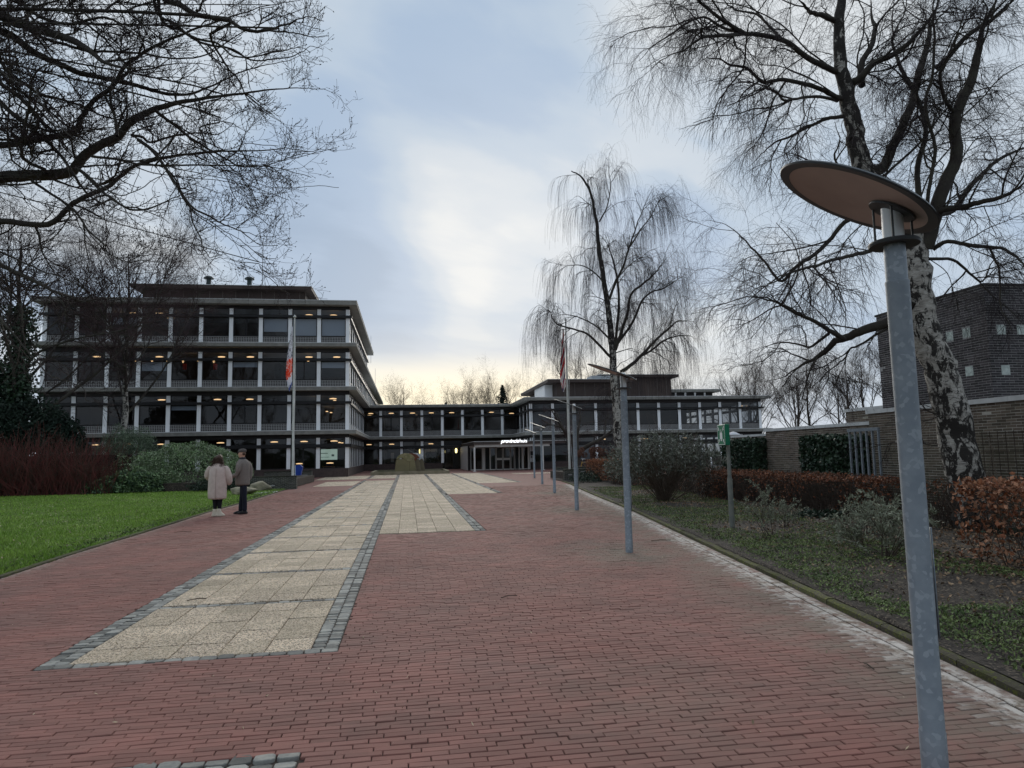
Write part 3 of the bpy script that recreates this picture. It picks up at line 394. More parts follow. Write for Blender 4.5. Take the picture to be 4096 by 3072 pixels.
# ---------------------------------------------------------------- ground
KERB=[(3.1,-6),(3.12,-2),(3.42,2),(3.75,3.87),(3.93,5.07),(4.1,6.19),(4.32,7.5),(4.81,10.7),(5.85,17.5),(6.52,22.96),(7.16,27.8),(7.9,32.84),(8.25,36.0)]
LAWN=[(-5.35,-6),(-5.4,4),(-5.48,10.5),(-5.62,13),(-5.68,16.5),(-5.82,21.8),(-5.78,27),(-5.85,33),(-5.9,36.1)]
def xk(y): return float(np.interp(y,[p[1] for p in KERB],[p[0] for p in KERB]))
def xl(y): return float(np.interp(y,[p[1] for p in LAWN],[p[0] for p in LAWN]))
g_=link('ground',box(-400,400,-300,700,-.6,-.16,groundm,'ground'),kind='structure',label='dark earth and grass land under and around the whole site')
S=MB(); 
bed=MB(); outl=[(x,y) for x,y in KERB]; 
plz=MB(); plz.prism([(x,y) for x,y in LAWN]+[(-12,36.1),(-12,56),(-4.6,56),(-4.6,76.5),(14.5,76.5),(14.5,67.5),(20,67.5),(20,36.05)]+[(x,y) for x,y in KERB[::-1]],-.15,-.012)
pave=link('brick_pavement',plz.mesh('brick_pavement',jointm),kind='structure',label='red brick paved approach running up to the entrance')
Y1=33.0
STR=[(-2.80,-.56,5.83,60),(-.56,1.60,14.2,58),(1.60,3.81,27.5,58),(3.81,6.2,37.2,58),(-5.0,-2.8,38.4,45),(-2.8,-.56,3.42,3.95),(-6.3,-2.8,48.5,57)]
far=MB(); FZ=-.005
def fp(x0,x1,y0,y1,z): far.face([len(far.v)+i for i in range(4)]); far.v+=[(x0,y0,z),(x1,y0,z),(x1,y1,z),(x0,y1,z)]
for (x,y),(x2,y2) in (((0,Y1),(0,36.05)),):
    far.v+=[(xl(Y1)+.02,Y1,FZ),(xk(Y1)-.02,Y1,FZ),(xk(36)-.02,36.05,FZ),(-5.88,36.05,FZ)]; far.face([0,1,2,3])
far.v+=[(-11.9,36.05,FZ),(19.9,36.05,FZ),(19.9,67.4,FZ),(-11.9,67.4,FZ)]; far.face([4,5,6,7])
far.v+=[(-4.5,67.4,FZ),(14.4,67.4,FZ),(14.4,76,FZ),(-4.5,76,FZ)]; far.face([8,9,10,11])
link('far_paving',far.mesh('far_paving',farpave),pave)
# single bricks
def brickV(x0,x1,y0,y1,zt,h=.03,ch=.0035,tilt=(0,0)):
    v=[]
    for dz,ins in ((-h,0),(-ch,0),(0,ch)):
        for x,y in ((x0+ins,y0+ins),(x1-ins,y0+ins),(x1-ins,y1-ins),(x0+ins,y1-ins)): v.append((x,y,zt+dz+tilt[0]*(x-(x0+x1)/2)+tilt[1]*(y-(y0+y1)/2)))
    return v
BF=np.array([[0,1,5,4],[1,2,6,5],[2,3,7,6],[3,0,4,7],[4,5,9,8],[5,6,10,9],[6,7,11,10],[7,4,8,11],[8,9,10,11]])
cells=[]   # x0,x1,y0,y1
y=2.6; row=0; rr=random.Random(3)
while y<Y1:
    h=.0575; yc=y+h/2; lo,hi=xl(yc)+.03,xk(yc)-.30
    iv=[(lo,hi)]
    for a,b,c,d in STR:
        if c-.028<yc<d:
            iv=[q for s0,s1 in iv for q in ((s0,min(s1,a-.004)),(max(s0,b+.004),s1)) if q[1]-q[0]>.05]
    off=(row%2)*.1+rr.uniform(-.035,.035)
    for s0,s1 in iv:
        k=math.floor((s0-off)/.2)
        while True:
            a=k*.2+off; b=a+.2; k+=1
            if a>=s1: break
            a2,b2=max(a,s0),min(b,s1)
            if b2-a2<.03: continue
            cells.append((a2,b2,y,y+h))
    y+=h; row+=1
cells=np.array(cells); dist=np.hypot(cells[:,:2].mean(1),cells[:,2:].mean(1))
gut=[]    # courses laid along the kerb
yy=2.5
while yy<Y1:
    for c in range(4):
        gut.append((xk(yy)-.30+c*.0725,yy+(c%2)*.1,c))
    yy+=.2
def brick_batch(cl):
    n=len(cl); r=np.random.default_rng(5); g=.0014+r.random((n,4))*.0018
    x0,x1,y0,y1=cl[:,0]+g[:,0],cl[:,1]-g[:,1],cl[:,2]+g[:,2]*.8,cl[:,3]-g[:,3]*.8
    zt=r.normal(size=n)*.0014+.006*np.sin(cl[:,0]*1.3+cl[:,2]*.7)*.6; tx=r.normal(size=n)*.008; ty=r.normal(size=n)*.010; sk=r.normal(size=n)*.0022
    xs=[x0,x1,x1,x0]; ys=[y0,y0,y1,y1]; sx=[-1,1,1,-1]; V=np.zeros((n,12,3))
    yw=.004*np.sin(cl[:,0]*2.1+cl[:,2]*3)
    for l,(dz_,ins) in enumerate(((-.03,0),(-.004,0),(0,.004))):
        for k in range(4):
            X=xs[k]-sx[k]*ins; Yq=ys[k]+(ins if k<2 else -ins)+sk*sx[k]+yw
            V[:,l*4+k,0]=X; V[:,l*4+k,1]=Yq; V[:,l*4+k,2]=zt+dz_+tx*(X-(x0+x1)/2)+ty*(Yq-(y0+y1)/2)
    return V
def kd(x,y): return np.array([xk(b)-a for a,b in zip(x,y)])
xc,yc=cells[:,:2].mean(1),cells[:,2:].mean(1); kdv=kd(xc,yc); ldv=xc-np.array([xl(b) for b in yc])
stv=np.clip(1-(kdv-.3)/(1.0+.02*yc),0,1)*.9+np.clip(1-ldv/.5,0,1)*.5+np.clip(1-np.hypot(xc-1.6,(yc-4.3)*.8)/1.0,0,1)*.35
for lx,ly in ((3.4,10.4),(4.54,18.3),(5.66,26.3)): stv=np.maximum(stv,np.clip(1.1-np.hypot(xc-lx,(yc-ly)*.6)/1.1,0,1))
limv=np.clip(1-(kdv-.3)/.16,0,.7)+np.clip(.7-ldv/.22,0,.6)
Vb=brick_batch(cells); order=np.argsort(dist); vis=[i for i in order if abs(xc[i])<yc[i]*.85+.2 and yc[i]>3.15]
near=set(vis[:300]); rest=np.array([i for i in range(len(cells)) if i not in near])
tb=rng.random(len(cells))
for i in vis[:300]:
    c=np.array([xc[i],yc[i],0]); me=mesh_np('brick',Vb[i]-c,[BF],brickm,attrs={'tint':np.full(9,tb[i]),'stain':np.full(9,stv[i]),'lime':np.full(9,limv[i])})
    link('brick',me,pave,c)
yr=yc[rest]; rn,rf=rest[yr<13],rest[yr>=13]; BF2=np.array([[0,1,5,4],[1,2,6,5],[2,3,7,6],[3,0,4,7],[4,5,6,7]])
link('brick_courses',mesh_np('brick_courses',Vb[rn].reshape(-1,3),[(np.arange(len(rn))[:,None,None]*12+BF[None]).reshape(-1,4)],brickm,attrs={k:np.repeat(a[rn],9) for k,a in (('tint',tb),('stain',stv),('lime',limv))}),pave,kind='stuff')
Vf=Vb[rf][:,:8].copy(); Vf[:,4:,2]+=.003; Vf[:,:4,2]=Vf[:,4:,2]-.012
link('brick_courses',mesh_np('brick_courses',Vf.reshape(-1,3),[(np.arange(len(rf))[:,None,None]*8+BF2[None]).reshape(-1,4)],brickm,attrs={k:np.repeat(a[rf],5) for k,a in (('tint',tb),('stain',stv),('lime',limv))}),pave,kind='stuff')
# gutter bricks along the kerb
gu=np.array([(x,y) for x,y,c in gut]); n=len(gu); base=np.array([brickV(-.034,.034,.003,.197,0) for _ in range(1)])[0]
V=np.repeat(base[None],n,0); sl=np.array([(xk(b+.2)-xk(b))/.2 for a,b in gu]); V=V.copy()
V[:,:,0]+=V[:,:,1]*sl[:,None]+gu[:,0:1]+.036; V[:,:,1]+=gu[:,1:2]; V[:,:,2]+=(rng.normal(size=n)*.0015-.003)[:,None]
F=(np.arange(n)[:,None,None]*12+BF[None]).reshape(-1,4); col_=np.array([c for *_,c in gut])
link('gutter_bricks',mesh_np('gutter_bricks',V.reshape(-1,3),[F],brickm,attrs={'tint':np.repeat(rng.random(n),9),'stain':np.repeat(np.full(n,.95),9),'lime':np.repeat(np.where(col_==0,.75,np.where(col_==3,.6,1.25)),9)}),pave,kind='stuff')
# gravel tiles
tiles=[]
def tile_panel(x0,y0,nx,ny,tw,th):
    for i in range(nx):
        for j in range(ny): tiles.append((x0+i*tw,x0+(i+1)*tw,y0+j*th,y0+(j+1)*th))
cob=[]   # cx,cy,w,d
def cobrow(x0,x1,y,w=.11,d=.1):
    n=max(1,round((x1-x0)/w)); s=(x1-x0)/n
    for i in range(n): cob.append((x0+(i+.5)*s,y,s,d))
def cobcol(x,y0,y1,w=.11,d=.075):
    yy=y0
    while yy<y1: dd=d*rr.uniform(.8,1.35); cob.append((x,yy+dd/2,w,dd)); yy+=dd
YE=58.0
y0=5.93; i=0
while y0<57.5:
    if not 46.2<y0+1<49:
        tile_panel(-2.59,y0,5,5,.362,.386); cobrow(-2.59,-.78,y0+1.93+.06,.12,.1)
    y0+=2.07; i+=1
cobrow(-2.8,-.56,5.88,.13,.10)
for x in (-2.75,-2.645): cobcol(x,5.93,46.4)
for x in (-2.75,-2.645): cobcol(x,49,57.6)
for x in (-.725,-.615): cobcol(x,5.93,57.5)
for x0,x1,ys,n_ in ((-.56,1.6,14.24,5),(1.6,3.81,27.5,5),(3.81,6.2,37.2,5)):
    tw=(x1-x0-.22)/5; yy=ys
    while yy<57.6: tile_panel(x0,yy,5,1,tw,.406 if x0>-1 else .4); yy+=.414
    for x in (x1-.165,x1-.055): cobcol(x,ys-.05,57.6,.11,.09)
tile_panel(-5.0,38.4,5,16,.42,.41); tile_panel(-6.3,49,8,20,.43,.41)
for i,(a,b) in enumerate(((8.2,12.0),(12.1,16))): tile_panel(a,52.2,9,5,.42,.41)
for r_ in range(5): cobrow(-2.8,-.56,3.90-r_*.105,.115,.1)
tiles=np.array(tiles); tc_=np.stack([tiles[:,:2].mean(1),tiles[:,2:].mean(1)],1); nT=len(tiles)
g=.004; r=np.random.default_rng(9); V=np.zeros((nT,12,3)); zt=.002+r.normal(size=nT)*.0015; tx=r.normal(size=nT)*.003; ty=r.normal(size=nT)*.003
xs=[tiles[:,0]+g,tiles[:,1]-g,tiles[:,1]-g,tiles[:,0]+g]; ys=[tiles[:,2]+g,tiles[:,2]+g,tiles[:,3]-g,tiles[:,3]-g]; sx=[1,-1,-1,1]; sy=[1,1,-1,-1]
for l,(dz_,ins) in enumerate(((-.03,0),(-.004,0),(0,.004))):
    for k in range(4):
        X=xs[k]+sx[k]*ins; Yq=ys[k]+sy[k]*ins; V[:,l*4+k]=np.stack([X,Yq,zt+dz_+tx*(X-tc_[:,0])+ty*(Yq-tc_[:,1])],1)
tp=link('tile_paving',box(-2.6,-.78,5.9,57.5,-.05,-.0125+.002,jointm),kind='structure',label='cream washed gravel tiles laid in bands through the red brick')
od=np.argsort(tc_[:,1]); tt=r.random(nT)
for i in od[:300]:
    c=np.array([*tc_[i],0]); link('tile',mesh_np('tile',V[i]-c,[BF],tilem,attrs={'tint':np.full(9,tt[i]),'stain':np.full(9,.55*r.random())}),tp,c)
rs=od[300:]; F=(np.arange(len(rs))[:,None,None]*12+BF[None]).reshape(-1,4)
link('tile_field',mesh_np('tile_field',V[rs].reshape(-1,3),[F],tilem,attrs={'tint':np.repeat(tt[rs],9),'stain':np.repeat(.45*r.random(len(rs)),9)}),tp,kind='stuff')
# cobbles: rounded eight-sided setts
cob=np.array(cob); n=len(cob); an=np.array([22,68,112,158,202,248,292,338])*math.pi/180+0*math.pi; an=np.radians([33,57,123,147,213,237,303,327])
V=np.zeros((n,25,3)); sq=1/np.maximum(np.abs(np.cos(an)),np.abs(np.sin(an)))
jit=1+r.normal(size=(n,8))*.045
for l,(sc_,dz_) in enumerate(((.97,-.04),(.955,-.003),(.89,.001))):
    V[:,l*8:(l+1)*8,0]=cob[:,0:1]+np.cos(an)*sq*cob[:,2:3]/2*sc_*jit*.97; V[:,l*8:(l+1)*8,1]=cob[:,1:2]+np.sin(an)*sq*cob[:,3:4]/2*sc_*jit; V[:,l*8:(l+1)*8,2]=dz_
V[:,24,0]=cob[:,0];V[:,24,1]=cob[:,1];V[:,24,2]=.0015
V[:,:,2]+=(r.normal(size=n)*.003)[:,None]+(V[:,:,1]-cob[:,1:2])*(r.normal(size=n)*.06)[:,None]
Q=[];
for l in range(2):
    for k in range(8): Q.append([l*8+k,l*8+(k+1)%8,(l+1)*8+(k+1)%8,(l+1)*8+k])
Q=np.array(Q); Tq=np.array([[16+k,16+(k+1)%8,24] for k in range(8)])
cb=link('cobble_edging',box(-.78,-.56,5.9,57.4,-.06,-.009,jointm),kind='structure',label='grey stone setts edging and crossing the cream tile bands')
od=np.argsort(cob[:,1]); ct=r.random(n)
for i in od[:300]:
    c=np.array([*cob[i,:2],0]); link('cobble',mesh_np('cobble',V[i]-c,[Q,Tq],cobm,attrs={'tint':np.full(24,ct[i])}),cb,c)
rs=od[300:]; rs=rs[cob[rs,1]<26]; rz_=od[300:]; rz_=rz_[cob[rz_,1]>=26]; m_=len(rs); o_=np.arange(m_)[:,None,None]*25
link('cobble_rows',mesh_np('cobble_rows',(V[rz_][:,[8,9,10,11,12,13,14,15]]+np.array([0,0,.006])).reshape(-1,3),[np.arange(len(rz_)*8).reshape(-1,8)],cobm,attrs={'tint':ct[rz_]}),cb,kind='stuff')
link('cobble_rows',mesh_np('cobble_rows',V[rs].reshape(-1,3),[(o_+Q[None]).reshape(-1,4),(o_+Tq[None]).reshape(-1,3)],cobm,attrs={'tint':np.concatenate([np.repeat(ct[rs],16),np.repeat(ct[rs],8)])}),cb,kind='stuff')
# kerbs
kb=link('kerb',None,kind='structure',label='mossy concrete kerb along the planting bed'); kb2=link('lawn_edging',None,kind='structure',label='low dark edging strip between lawn and brick path')
def kerb_run(par,line,w,h,z0,mt,name,L=1.0,side=1):
    y=max(line[0][1],1.5)
    while y<line[-1][1]-.2:
        f=(lambda q:float(np.interp(q,[p[1] for p in line],[p[0] for p in line]))); a,b=f(y+.006),f(y+L-.006)
        m=MB(); n_=6; b0=len(m.v); jt=[random.gauss(0,.004) for _ in range(n_+1)]
        rsn=[]
        for k in range(n_+1):
            t=k/n_; x=a+(b-a)*t; yq=y+.006+(L-.012)*t; hz=h+jt[k]
            for dx,dzz in ((0,-.1),(0,hz*.75),(side*w*.22,hz),(side*w*.8,hz),(side*w,hz*.7),(side*w,-.1)): m.v.append((x+dx-a,yq-y,dzz+z0))
        for k in range(n_):
            for q in range(5): m.face([k*6+q,(k+1)*6+q,(k+1)*6+q+1,k*6+q+1][::(1 if side<0 else -1)])
        m.face(range(6)); m.face([n_*6+q for q in range(6)][::-1])
        me=m.mesh(name,mt,smooth=True); at=me.attributes.new('tint','FLOAT','FACE'); at.data.foreach_set('value',[random.random()]*len(me.polygons))
        link(name,me,par,(a,y,0)); y+=L
kerb_run(kb,KERB,.10,.038,0,kerbm,'kerb_stone')
darkedge=mat('dark_edging',(.055,.05,.035),.95,col2=(.085,.09,.03),nscale=5,bump=.8,bscale=50)
kerb_run(kb2,LAWN,.09,.02,0,darkedge,'edging_stone',side=-1)
# lawn, planting bed, forecourt
def sheet(name,outl,z,m,amp=.0,label='',sub=None):
    b=MB(); b.prism(outl,z-.12,z); return link(name,b.mesh(name,m),kind='structure',label=label)
lw=[(x-.09,y) for x,y in LAWN]
sheet('lawn',lw+[(-5.99,37.5),(-30,37.5),(-60,37.5),(-60,-6)],.012,grassm,label='short green lawn left of the brick path')
bd=[(x+.10,y) for x,y in KERB]
# the bed as an uneven surface
nx,ny=60,120; ys_=np.linspace(-6,40,ny+1); GX=[];
V=[];
for yv in ys_:
    xa=xk(min(yv,36))+.11
    for i in range(nx+1):
        t=(i/nx)**1.6; x=xa+(16-xa)*t; V.append((x,yv,0))
V=np.array(V)
def bz(x,y): return .03+.03*np.sin(x*2.3+y*.9)*np.sin(y*1.7-x*.6)+.018*np.sin(x*7+y*3)*np.sin(y*6)+np.clip((x-np.interp(y,[p[1] for p in KERB],[p[0] for p in KERB]))*.03,0,.08)
V[:,2]=bz(V[:,0],V[:,1]); e=np.arange(len(V))%(nx+1)==0; V[e,2]=.03
F=[];
for j in range(ny):
    for i in range(nx): a=j*(nx+1)+i; F.append((a,a+1,a+nx+2,a+nx+1))
link('planting_bed',mesh_np('planting_bed',V,[np.array(F)],soilm,smooth=True),kind='structure',label='dark bare soil bed between the kerb and the garden wall')
asph=mat('forecourt_paving',(.12,.115,.11),.9,col2=(.16,.15,.14),nscale=1)
sheet('forecourt',[(12,40),(60,40),(60,67.2),(20,67.2),(20,40.1)],-.01,asph,label='grey forecourt in front of the right office block')
# ---------------------------------------------------------------- the office buildings
PITCH=2.228
def colmesh(z0,z1): return box(-.145,.145,-.06,.12,z0,z1,whitem,'column')
def frmesh(z0,z1,double=False,w0=.15,w1=PITCH-.15):
    m=MB(); t=.055; y0,y1=-.02,.05
    m.box(w0,w1,y0,y1,z0,z0+t); m.box(w0,w1,y0,y1,z1-t,z1); m.box(w0,w0+t,y0,y1,z0+t,z1-t); m.box(w1-t,w1,y0,y1,z0+t,z1-t)
    if double: c=(w0+w1)/2; m.box(c-.05,c+.05,y0-.01,y1+.002,z0+t,z1-t); m.box(w0+t,w0+t+.05,y0-.01,y0,z0+t,z1-t); m.box(w1-t-.05,w1-t,y0-.01,y0,z0+t,z1-t)
    return m.mesh('window',framem)
def panem(z0,z1,w0=.2,w1=PITCH-.2):
    m=MB(); m.v=[(w0,.02,z0+.05),(w1,.02,z0+.05),(w1,.02,z1-.05),(w0,.02,z1-.05)]; m.face([0,1,2,3]); return m.mesh('pane',glass)
def latt():
    m=MB(); w0,w1=.17,PITCH-.17; n=15
    for i in range(n+1):
        x=w0+(w1-w0)*i/n; m.box(x-.011,x+.011,-.03,-.015,.03,.545)
    for k in range(5):
        z=.04+k*.123; m.box(w0,w1,-.04,-.031,z-.011,z+.011)
    return m.mesh('lattice_grille',latm)
def backp(): m=MB(); m.box(.15,PITCH-.15,0,.05,0,.6); return m.mesh('spandrel_panel',darkm)
LV={'U':dict(col=colmesh(0,2.79),win=[frmesh(.6,2.06),frmesh(.6,2.06,True)],pane=panem(.6,2.06),tr=frmesh(2.27,2.8),trp=panem(2.27,2.8),lat=latt(),back=backp(),bar=(2.08,2.27),fas=(2.80,3.10)),
    'G':dict(col=colmesh(.69,3.09),win=[frmesh(.70,2.33),frmesh(.70,2.33,True)],pane=panem(.70,2.33),tr=frmesh(2.58,3.08),trp=panem(2.58,3.08),bar=(2.33,2.585),fas=(3.08,3.355))}
def lampmesh():
    m=MB(); m.rings([((0,0,-.03),(.16,0,0),(0,.07,0)),((0,0,-.055),(.27,0,0),(0,.12,0)),((0,0,0),(.29,0,0),(0,.13,0)),((0,0,.03),(.1,0,0),(0,.05,0))],n=10); return m.mesh('ceiling_light',lampw,True)
LM=lampmesh(); fr_=random.Random(11)
def facade(b,ox,oy,ang,nb,S,lv,dbl=(),lamps=.5,first=True,last=True,skip=(),bardx=(0.35,0.35),deep=1):
    L=LV[lv]; rz=R(ang); ux,uy=math.cos(rz),math.sin(rz)
    P=lambda u,v=0,z=0:(ox+ux*u-uy*v,oy+uy*u+ux*v,S+z)     # v>0 points into the building
    for i in range(nb+1):
        if (i==0 and not first) or (i==nb and not last): continue
        link('column',L['col'],b,P(i*PITCH),rz)
    for i in range(nb):
        if i in skip: continue
        p=P(i*PITCH)
        w=link('window',L['win'][1 if i in dbl else 0],b,p,rz); link('pane',L['pane'],w,local=True)
        t=link('transom_window',L['tr'],b,p,rz); link('pane',L['trp'],t,local=True)
        if lv=='U': link('spandrel_panel',L['back'],b,p,rz); link('lattice_grille',L['lat'],b,p,rz)
        if fr_.random()<lamps: link('ceiling_light',LM,b,P(i*PITCH+1.1+fr_.uniform(-.2,.2),1.3,2.62+(.25 if lv=='G' else 0)),rz)
        for k in range(deep):
            if fr_.random()<lamps*.45: link('ceiling_light',LM,b,P(i*PITCH+1.1+fr_.uniform(-.7,.7),2.8+k*1.9+fr_.random(),2.62+(.25 if lv=='G' else 0)),rz)
    m=MB(); m.box(-bardx[0],nb*PITCH+bardx[1],-.26,-.064,*L['bar']); 
    link('shade_rail',m.mesh('shade_rail',framem),b,P(0),rz)
    m=MB(); m.box(-.14,nb*PITCH+.14,-.05,.05,*L['fas']); link('fascia_panel',m.mesh('fascia_panel',darkm),b,P(0),rz)
    if lv=='G': m=MB(); m.box(0,nb*PITCH,-.075,.2,-.1,.69); link('brick_plinth',m.mesh('brick_plinth',plinthm),b,P(0),rz)
def slab(b,x0,x1,y0,y1,z0,z1,roof=False):
    m=MB(); m.box(x0+.04,x1-.04,y0+.04,y1-.04,z0-.004,z0+.01,1); m.box(x0,x1,y0,y1,z0,z1-.045,0); m.f=[f for f in m.f]; 
    o=link('floor_slab',m.mesh('floor_slab',[concm,soffm]),b,(0,0,0)); 
    link('coping',box(x0-.015,x1+.015,y0-.015,y1+.015,z1-.045,z1,copem,'coping'),o,local=True)
Zs=[(3.36,3.68),(6.79,7.09),(10.26,10.56),(13.6,13.97)]; ov=.75
A=thing('office_building','four-storey office block with white columns and dark glass on the left','building',(-15.7,55.7,0))
XL,XR=-26.93,-4.65; nb=10
for k,(z0,z1) in enumerate(Zs): slab(A,XL-ov,XR+ov,55.7-ov,118 if k<3 else 83,z0,z1)
dd={0:(6,8),1:(6,),2:(6,8),3:(6,)}
dbl={0:(1,8),1:(6,2),2:(8,1),3:(6,2)}
S_=[0,3.68,7.09,10.56]
for k in range(4): facade(A,XL,55.7,0,nb,S_[k],'G' if k==0 else 'U',dbl[k],lamps=(.5,.5,.42,.35)[k],deep=1)
for k,nn in ((0,9),(1,9),(2,27),(3,12)): facade(A,XR,55.7,90,nn,S_[k],'G' if k==0 else 'U',(3,7),lamps=.25,first=False,bardx=(-.1,0))
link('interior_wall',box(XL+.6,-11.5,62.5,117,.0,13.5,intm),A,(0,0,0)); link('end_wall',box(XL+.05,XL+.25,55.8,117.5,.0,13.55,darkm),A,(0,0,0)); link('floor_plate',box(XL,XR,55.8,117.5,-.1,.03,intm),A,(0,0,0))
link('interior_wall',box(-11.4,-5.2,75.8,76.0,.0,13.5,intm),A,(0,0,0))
for i,z0,f in ((9,10.56,1),(8,10.56,1),(7,10.56,.75),(9,7.09,.35),(6,7.09,.3),(4,3.68,.25),(2,10.56,.4),(3,7.09,.5)):
    link('roller_blind',box(XL+PITCH*i+.2,XL+PITCH*(i+1)-.2,55.80,55.82,z0+.62+1.42*(1-f),z0+2.04,mat('pale_blind',(.72,.75,.80),.9)),A,(0,0,0))
# projection screen and desks behind the ground-floor window next to the corner
scr=mat('lit_screen',(.5,.6,.5),.5,emit=((.55,.72,.60),.42))
sc_=link('projection_screen',box(-7.1,-5.55,57.2,57.24,1.35,2.2,scr),A,(0,0,0))
link('screen_print',MB().box(-6.95,-6.3,57.195,57.199,1.85,1.9).box(-6.0,-5.8,57.195,57.199,1.62,1.78).box(-6.95,-6.2,57.195,57.199,1.55,1.58).mesh('screen_print',mat('screen_ink',(.12,.2,.16),.6)),sc_,local=True)
dk=mat('desk_wood',(.35,.19,.09),.5)
for x in (-6.3,-8.7): link('desk',MB().box(x-.5,x+.5,57.6,58.2,.78,.82).box(x-.45,x-.4,57.65,58.1,0,.78).box(x+.4,x+.45,57.65,58.1,0,.78).mesh('desk',dk),A,(0,0,0)); link('desk_lamp',LM,A,(x+.1,57.9,1.1))
redm=mat('red_chair',(.5,.05,.03),.6)
bulb=MB().lathe([(.02,.14),(.07,.06),(.08,-.06),(.03,-.14)],8).mesh('pendant_lamp',lampw,True)
for i in range(6): link('pendant_lamp',bulb,A,(-20.9+i*1.15,57.0,9.35))
for x in (-17.5,-15.2): link('chair',box(x,x+.25,57.1,57.3,8.7,9.15,redm),A,(0,0,0))
# penthouse, vents, mast
pm=mat('brown_cladding',(.045,.032,.028),.7,col2=(.065,.045,.038),nscale=.7)
ph=link('penthouse',box(-21.7,-8.6,60.0,72,13.9,15.75,pm),A,(0,0,0)); 
for x in np.arange(-20.6,-8.7,1.05): link('cladding_seam',box(x-.02,x+.02,59.97,60.01,13.98,15.74,mat('seam',(.13,.11,.10),.6)),ph,local=True)
link('penthouse_roof',MB().box(-22.3,-7.95,59.0,73,15.75,16.02).mesh('r',pm),A,(0,0,0)); link('roof_edge_trim',box(-22.33,-7.92,58.97,73.03,16.02,16.06,copem),A,(0,0,0))
vm_=mat('vent_metal',(.03,.045,.045),.5,.3)
for x,ss in ((-16.98,1),(-13.59,1),): link('roof_vent',MB().box(x-.4,x+.4,61.4,62.1,16.05,16.55).lathe([(.2,.5),(.2,1.2)],12,(x,61.7,16.05)).lathe([(.42,1.17),(.42,1.25),(.25,1.38)],14,(x,61.7,16.05)).mesh('roof_vent',vm_),A,(0,0,0))
mm=mat('mast_grey',(.4,.42,.45),.5,.3)
link('antenna_mast',MB().tube([(-12.5,61.7,16),(-12.5,61.7,20.9)],[.05,.035],8).tube([(-12.5+.09*math.cos(t),61.7,20.6+.16*math.sin(t)) for t in np.linspace(0,6.28,10)],.012,5).mesh('antenna_mast',mm),A,(0,0,0))
for x,z in ((-14.9,19.2),(-17.4,17.9)): link('lightning_rod',MB().tube([(x,61,16),(x,61,z)],.014,5).mesh('lightning_rod',mm),A,(0,0,0))
for x,y,z in ((-4.1,81,15.6),(-4.0,90,12.9)): link('lightning_rod',MB().tube([(x,y,z-3.2),(x,y,z)],.02,5).mesh('lightning_rod',mm),A,(0,0,0))
# link wing
B=thing('link_wing','two-storey glazed wing joining the two office blocks behind the stone sculpture','building',(3.5,76,0))
XE=12.26; nbw=7; WX=-4.65+(XE+4.65-7*PITCH)/2-.37
WX=-5.02
for z0,z1 in ((3.37,3.665),(6.80,7.08)): slab(B,-3.885,XE-ov+.013,75.25,90,z0,z1)
facade(B,WX,76,0,4,0,'G',(),lamps=.45,first=False,last=True,bardx=(-.4,2.0),deep=1)
facade(B,WX,76,0,8,3.68,'U',(1,3,5),lamps=.7,first=False,last=False,bardx=(-.4,-.6),deep=2)
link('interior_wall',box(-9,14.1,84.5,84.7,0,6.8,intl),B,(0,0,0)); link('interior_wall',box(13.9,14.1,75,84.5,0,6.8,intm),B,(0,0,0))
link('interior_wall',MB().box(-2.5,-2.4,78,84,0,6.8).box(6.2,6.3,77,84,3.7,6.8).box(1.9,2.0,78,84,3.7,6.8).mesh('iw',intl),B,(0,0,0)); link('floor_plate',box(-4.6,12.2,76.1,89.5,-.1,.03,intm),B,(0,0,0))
wp=mat('white_fitting',(.7,.7,.68),.5)
link('stair_rail',MB().box(-.3,1.2,78.9,79,1.75,1.85).box(1.6,3.4,79.4,79.5,1.95,2.25).box(1.6,2.2,79.4,79.5,.7,1.95).tube([(.0,78.9,2.3),(.9,78.9,1.8)],.06,6).tube([(.8,78.9,2.3),(1.6,78.9,1.8)],.05,6).box(-1.75,-1.4,78,78.1,.9,1.9).mesh('stair_rail',wp),B,(0,0,0))
plantm=mat('pot_plant',(.02,.05,.02),.7)
for x,z in ((-.4,4.1),(2.6,.75),(1.9,4.4)): link('indoor_plant',leaves(rng.normal(size=(160,3))*np.array([.35,.2,.35])+np.array([x,77.2,z+.5]),.16,'indoor_plant',plantm),B,(0,0,0))
# dark recessed double door with wall lamps
dr=link('side_door',MB().box(4.05,6.0,75.98,76.1,0,.12).box(4.05,4.15,75.95,76.1,.12,2.35).box(5.02,5.14,75.95,76.1,.12,2.35).box(5.9,6.0,75.95,76.1,.12,2.35).box(4.15,5.02,75.95,76.1,2.2,2.35).box(5.14,5.9,75.95,76.1,2.2,2.35).box(4.05,6.0,75.97,76.1,2.6,3.1).mesh('side_door',framem),B,(0,0,0))
m=MB()
for a,b in ((4.15,5.02),(5.14,5.9)): k=len(m.v); m.v+=[(a,76.03,.12),(b,76.03,.12),(b,76.03,2.2),(a,76.03,2.2)]; m.face([k,k+1,k+2,k+3])
link('pane',m.mesh('pane',glass),dr,local=True)
wl=mat('wall_lamp_glow',(1,.85,.4),.5,emit=((1,.80,.34),1.6))
for x,y in ((5.36,75.6),(1.44,76.2)): link('wall_lamp',MB().lathe([(.03,1.74),(.11,1.8),(.12,2.15),(.07,2.25)],10,(x,y,0)).mesh('wall_lamp',wl,True),B,(0,0,0))
for x in (6.35,4.2): link('wall_lamp',MB().lathe([(.03,1.74),(.06,1.8),(.06,2.05),(.03,2.1)],8,(x,77.6,0)).mesh('wall_lamp',wl,True),B,(0,0,0))
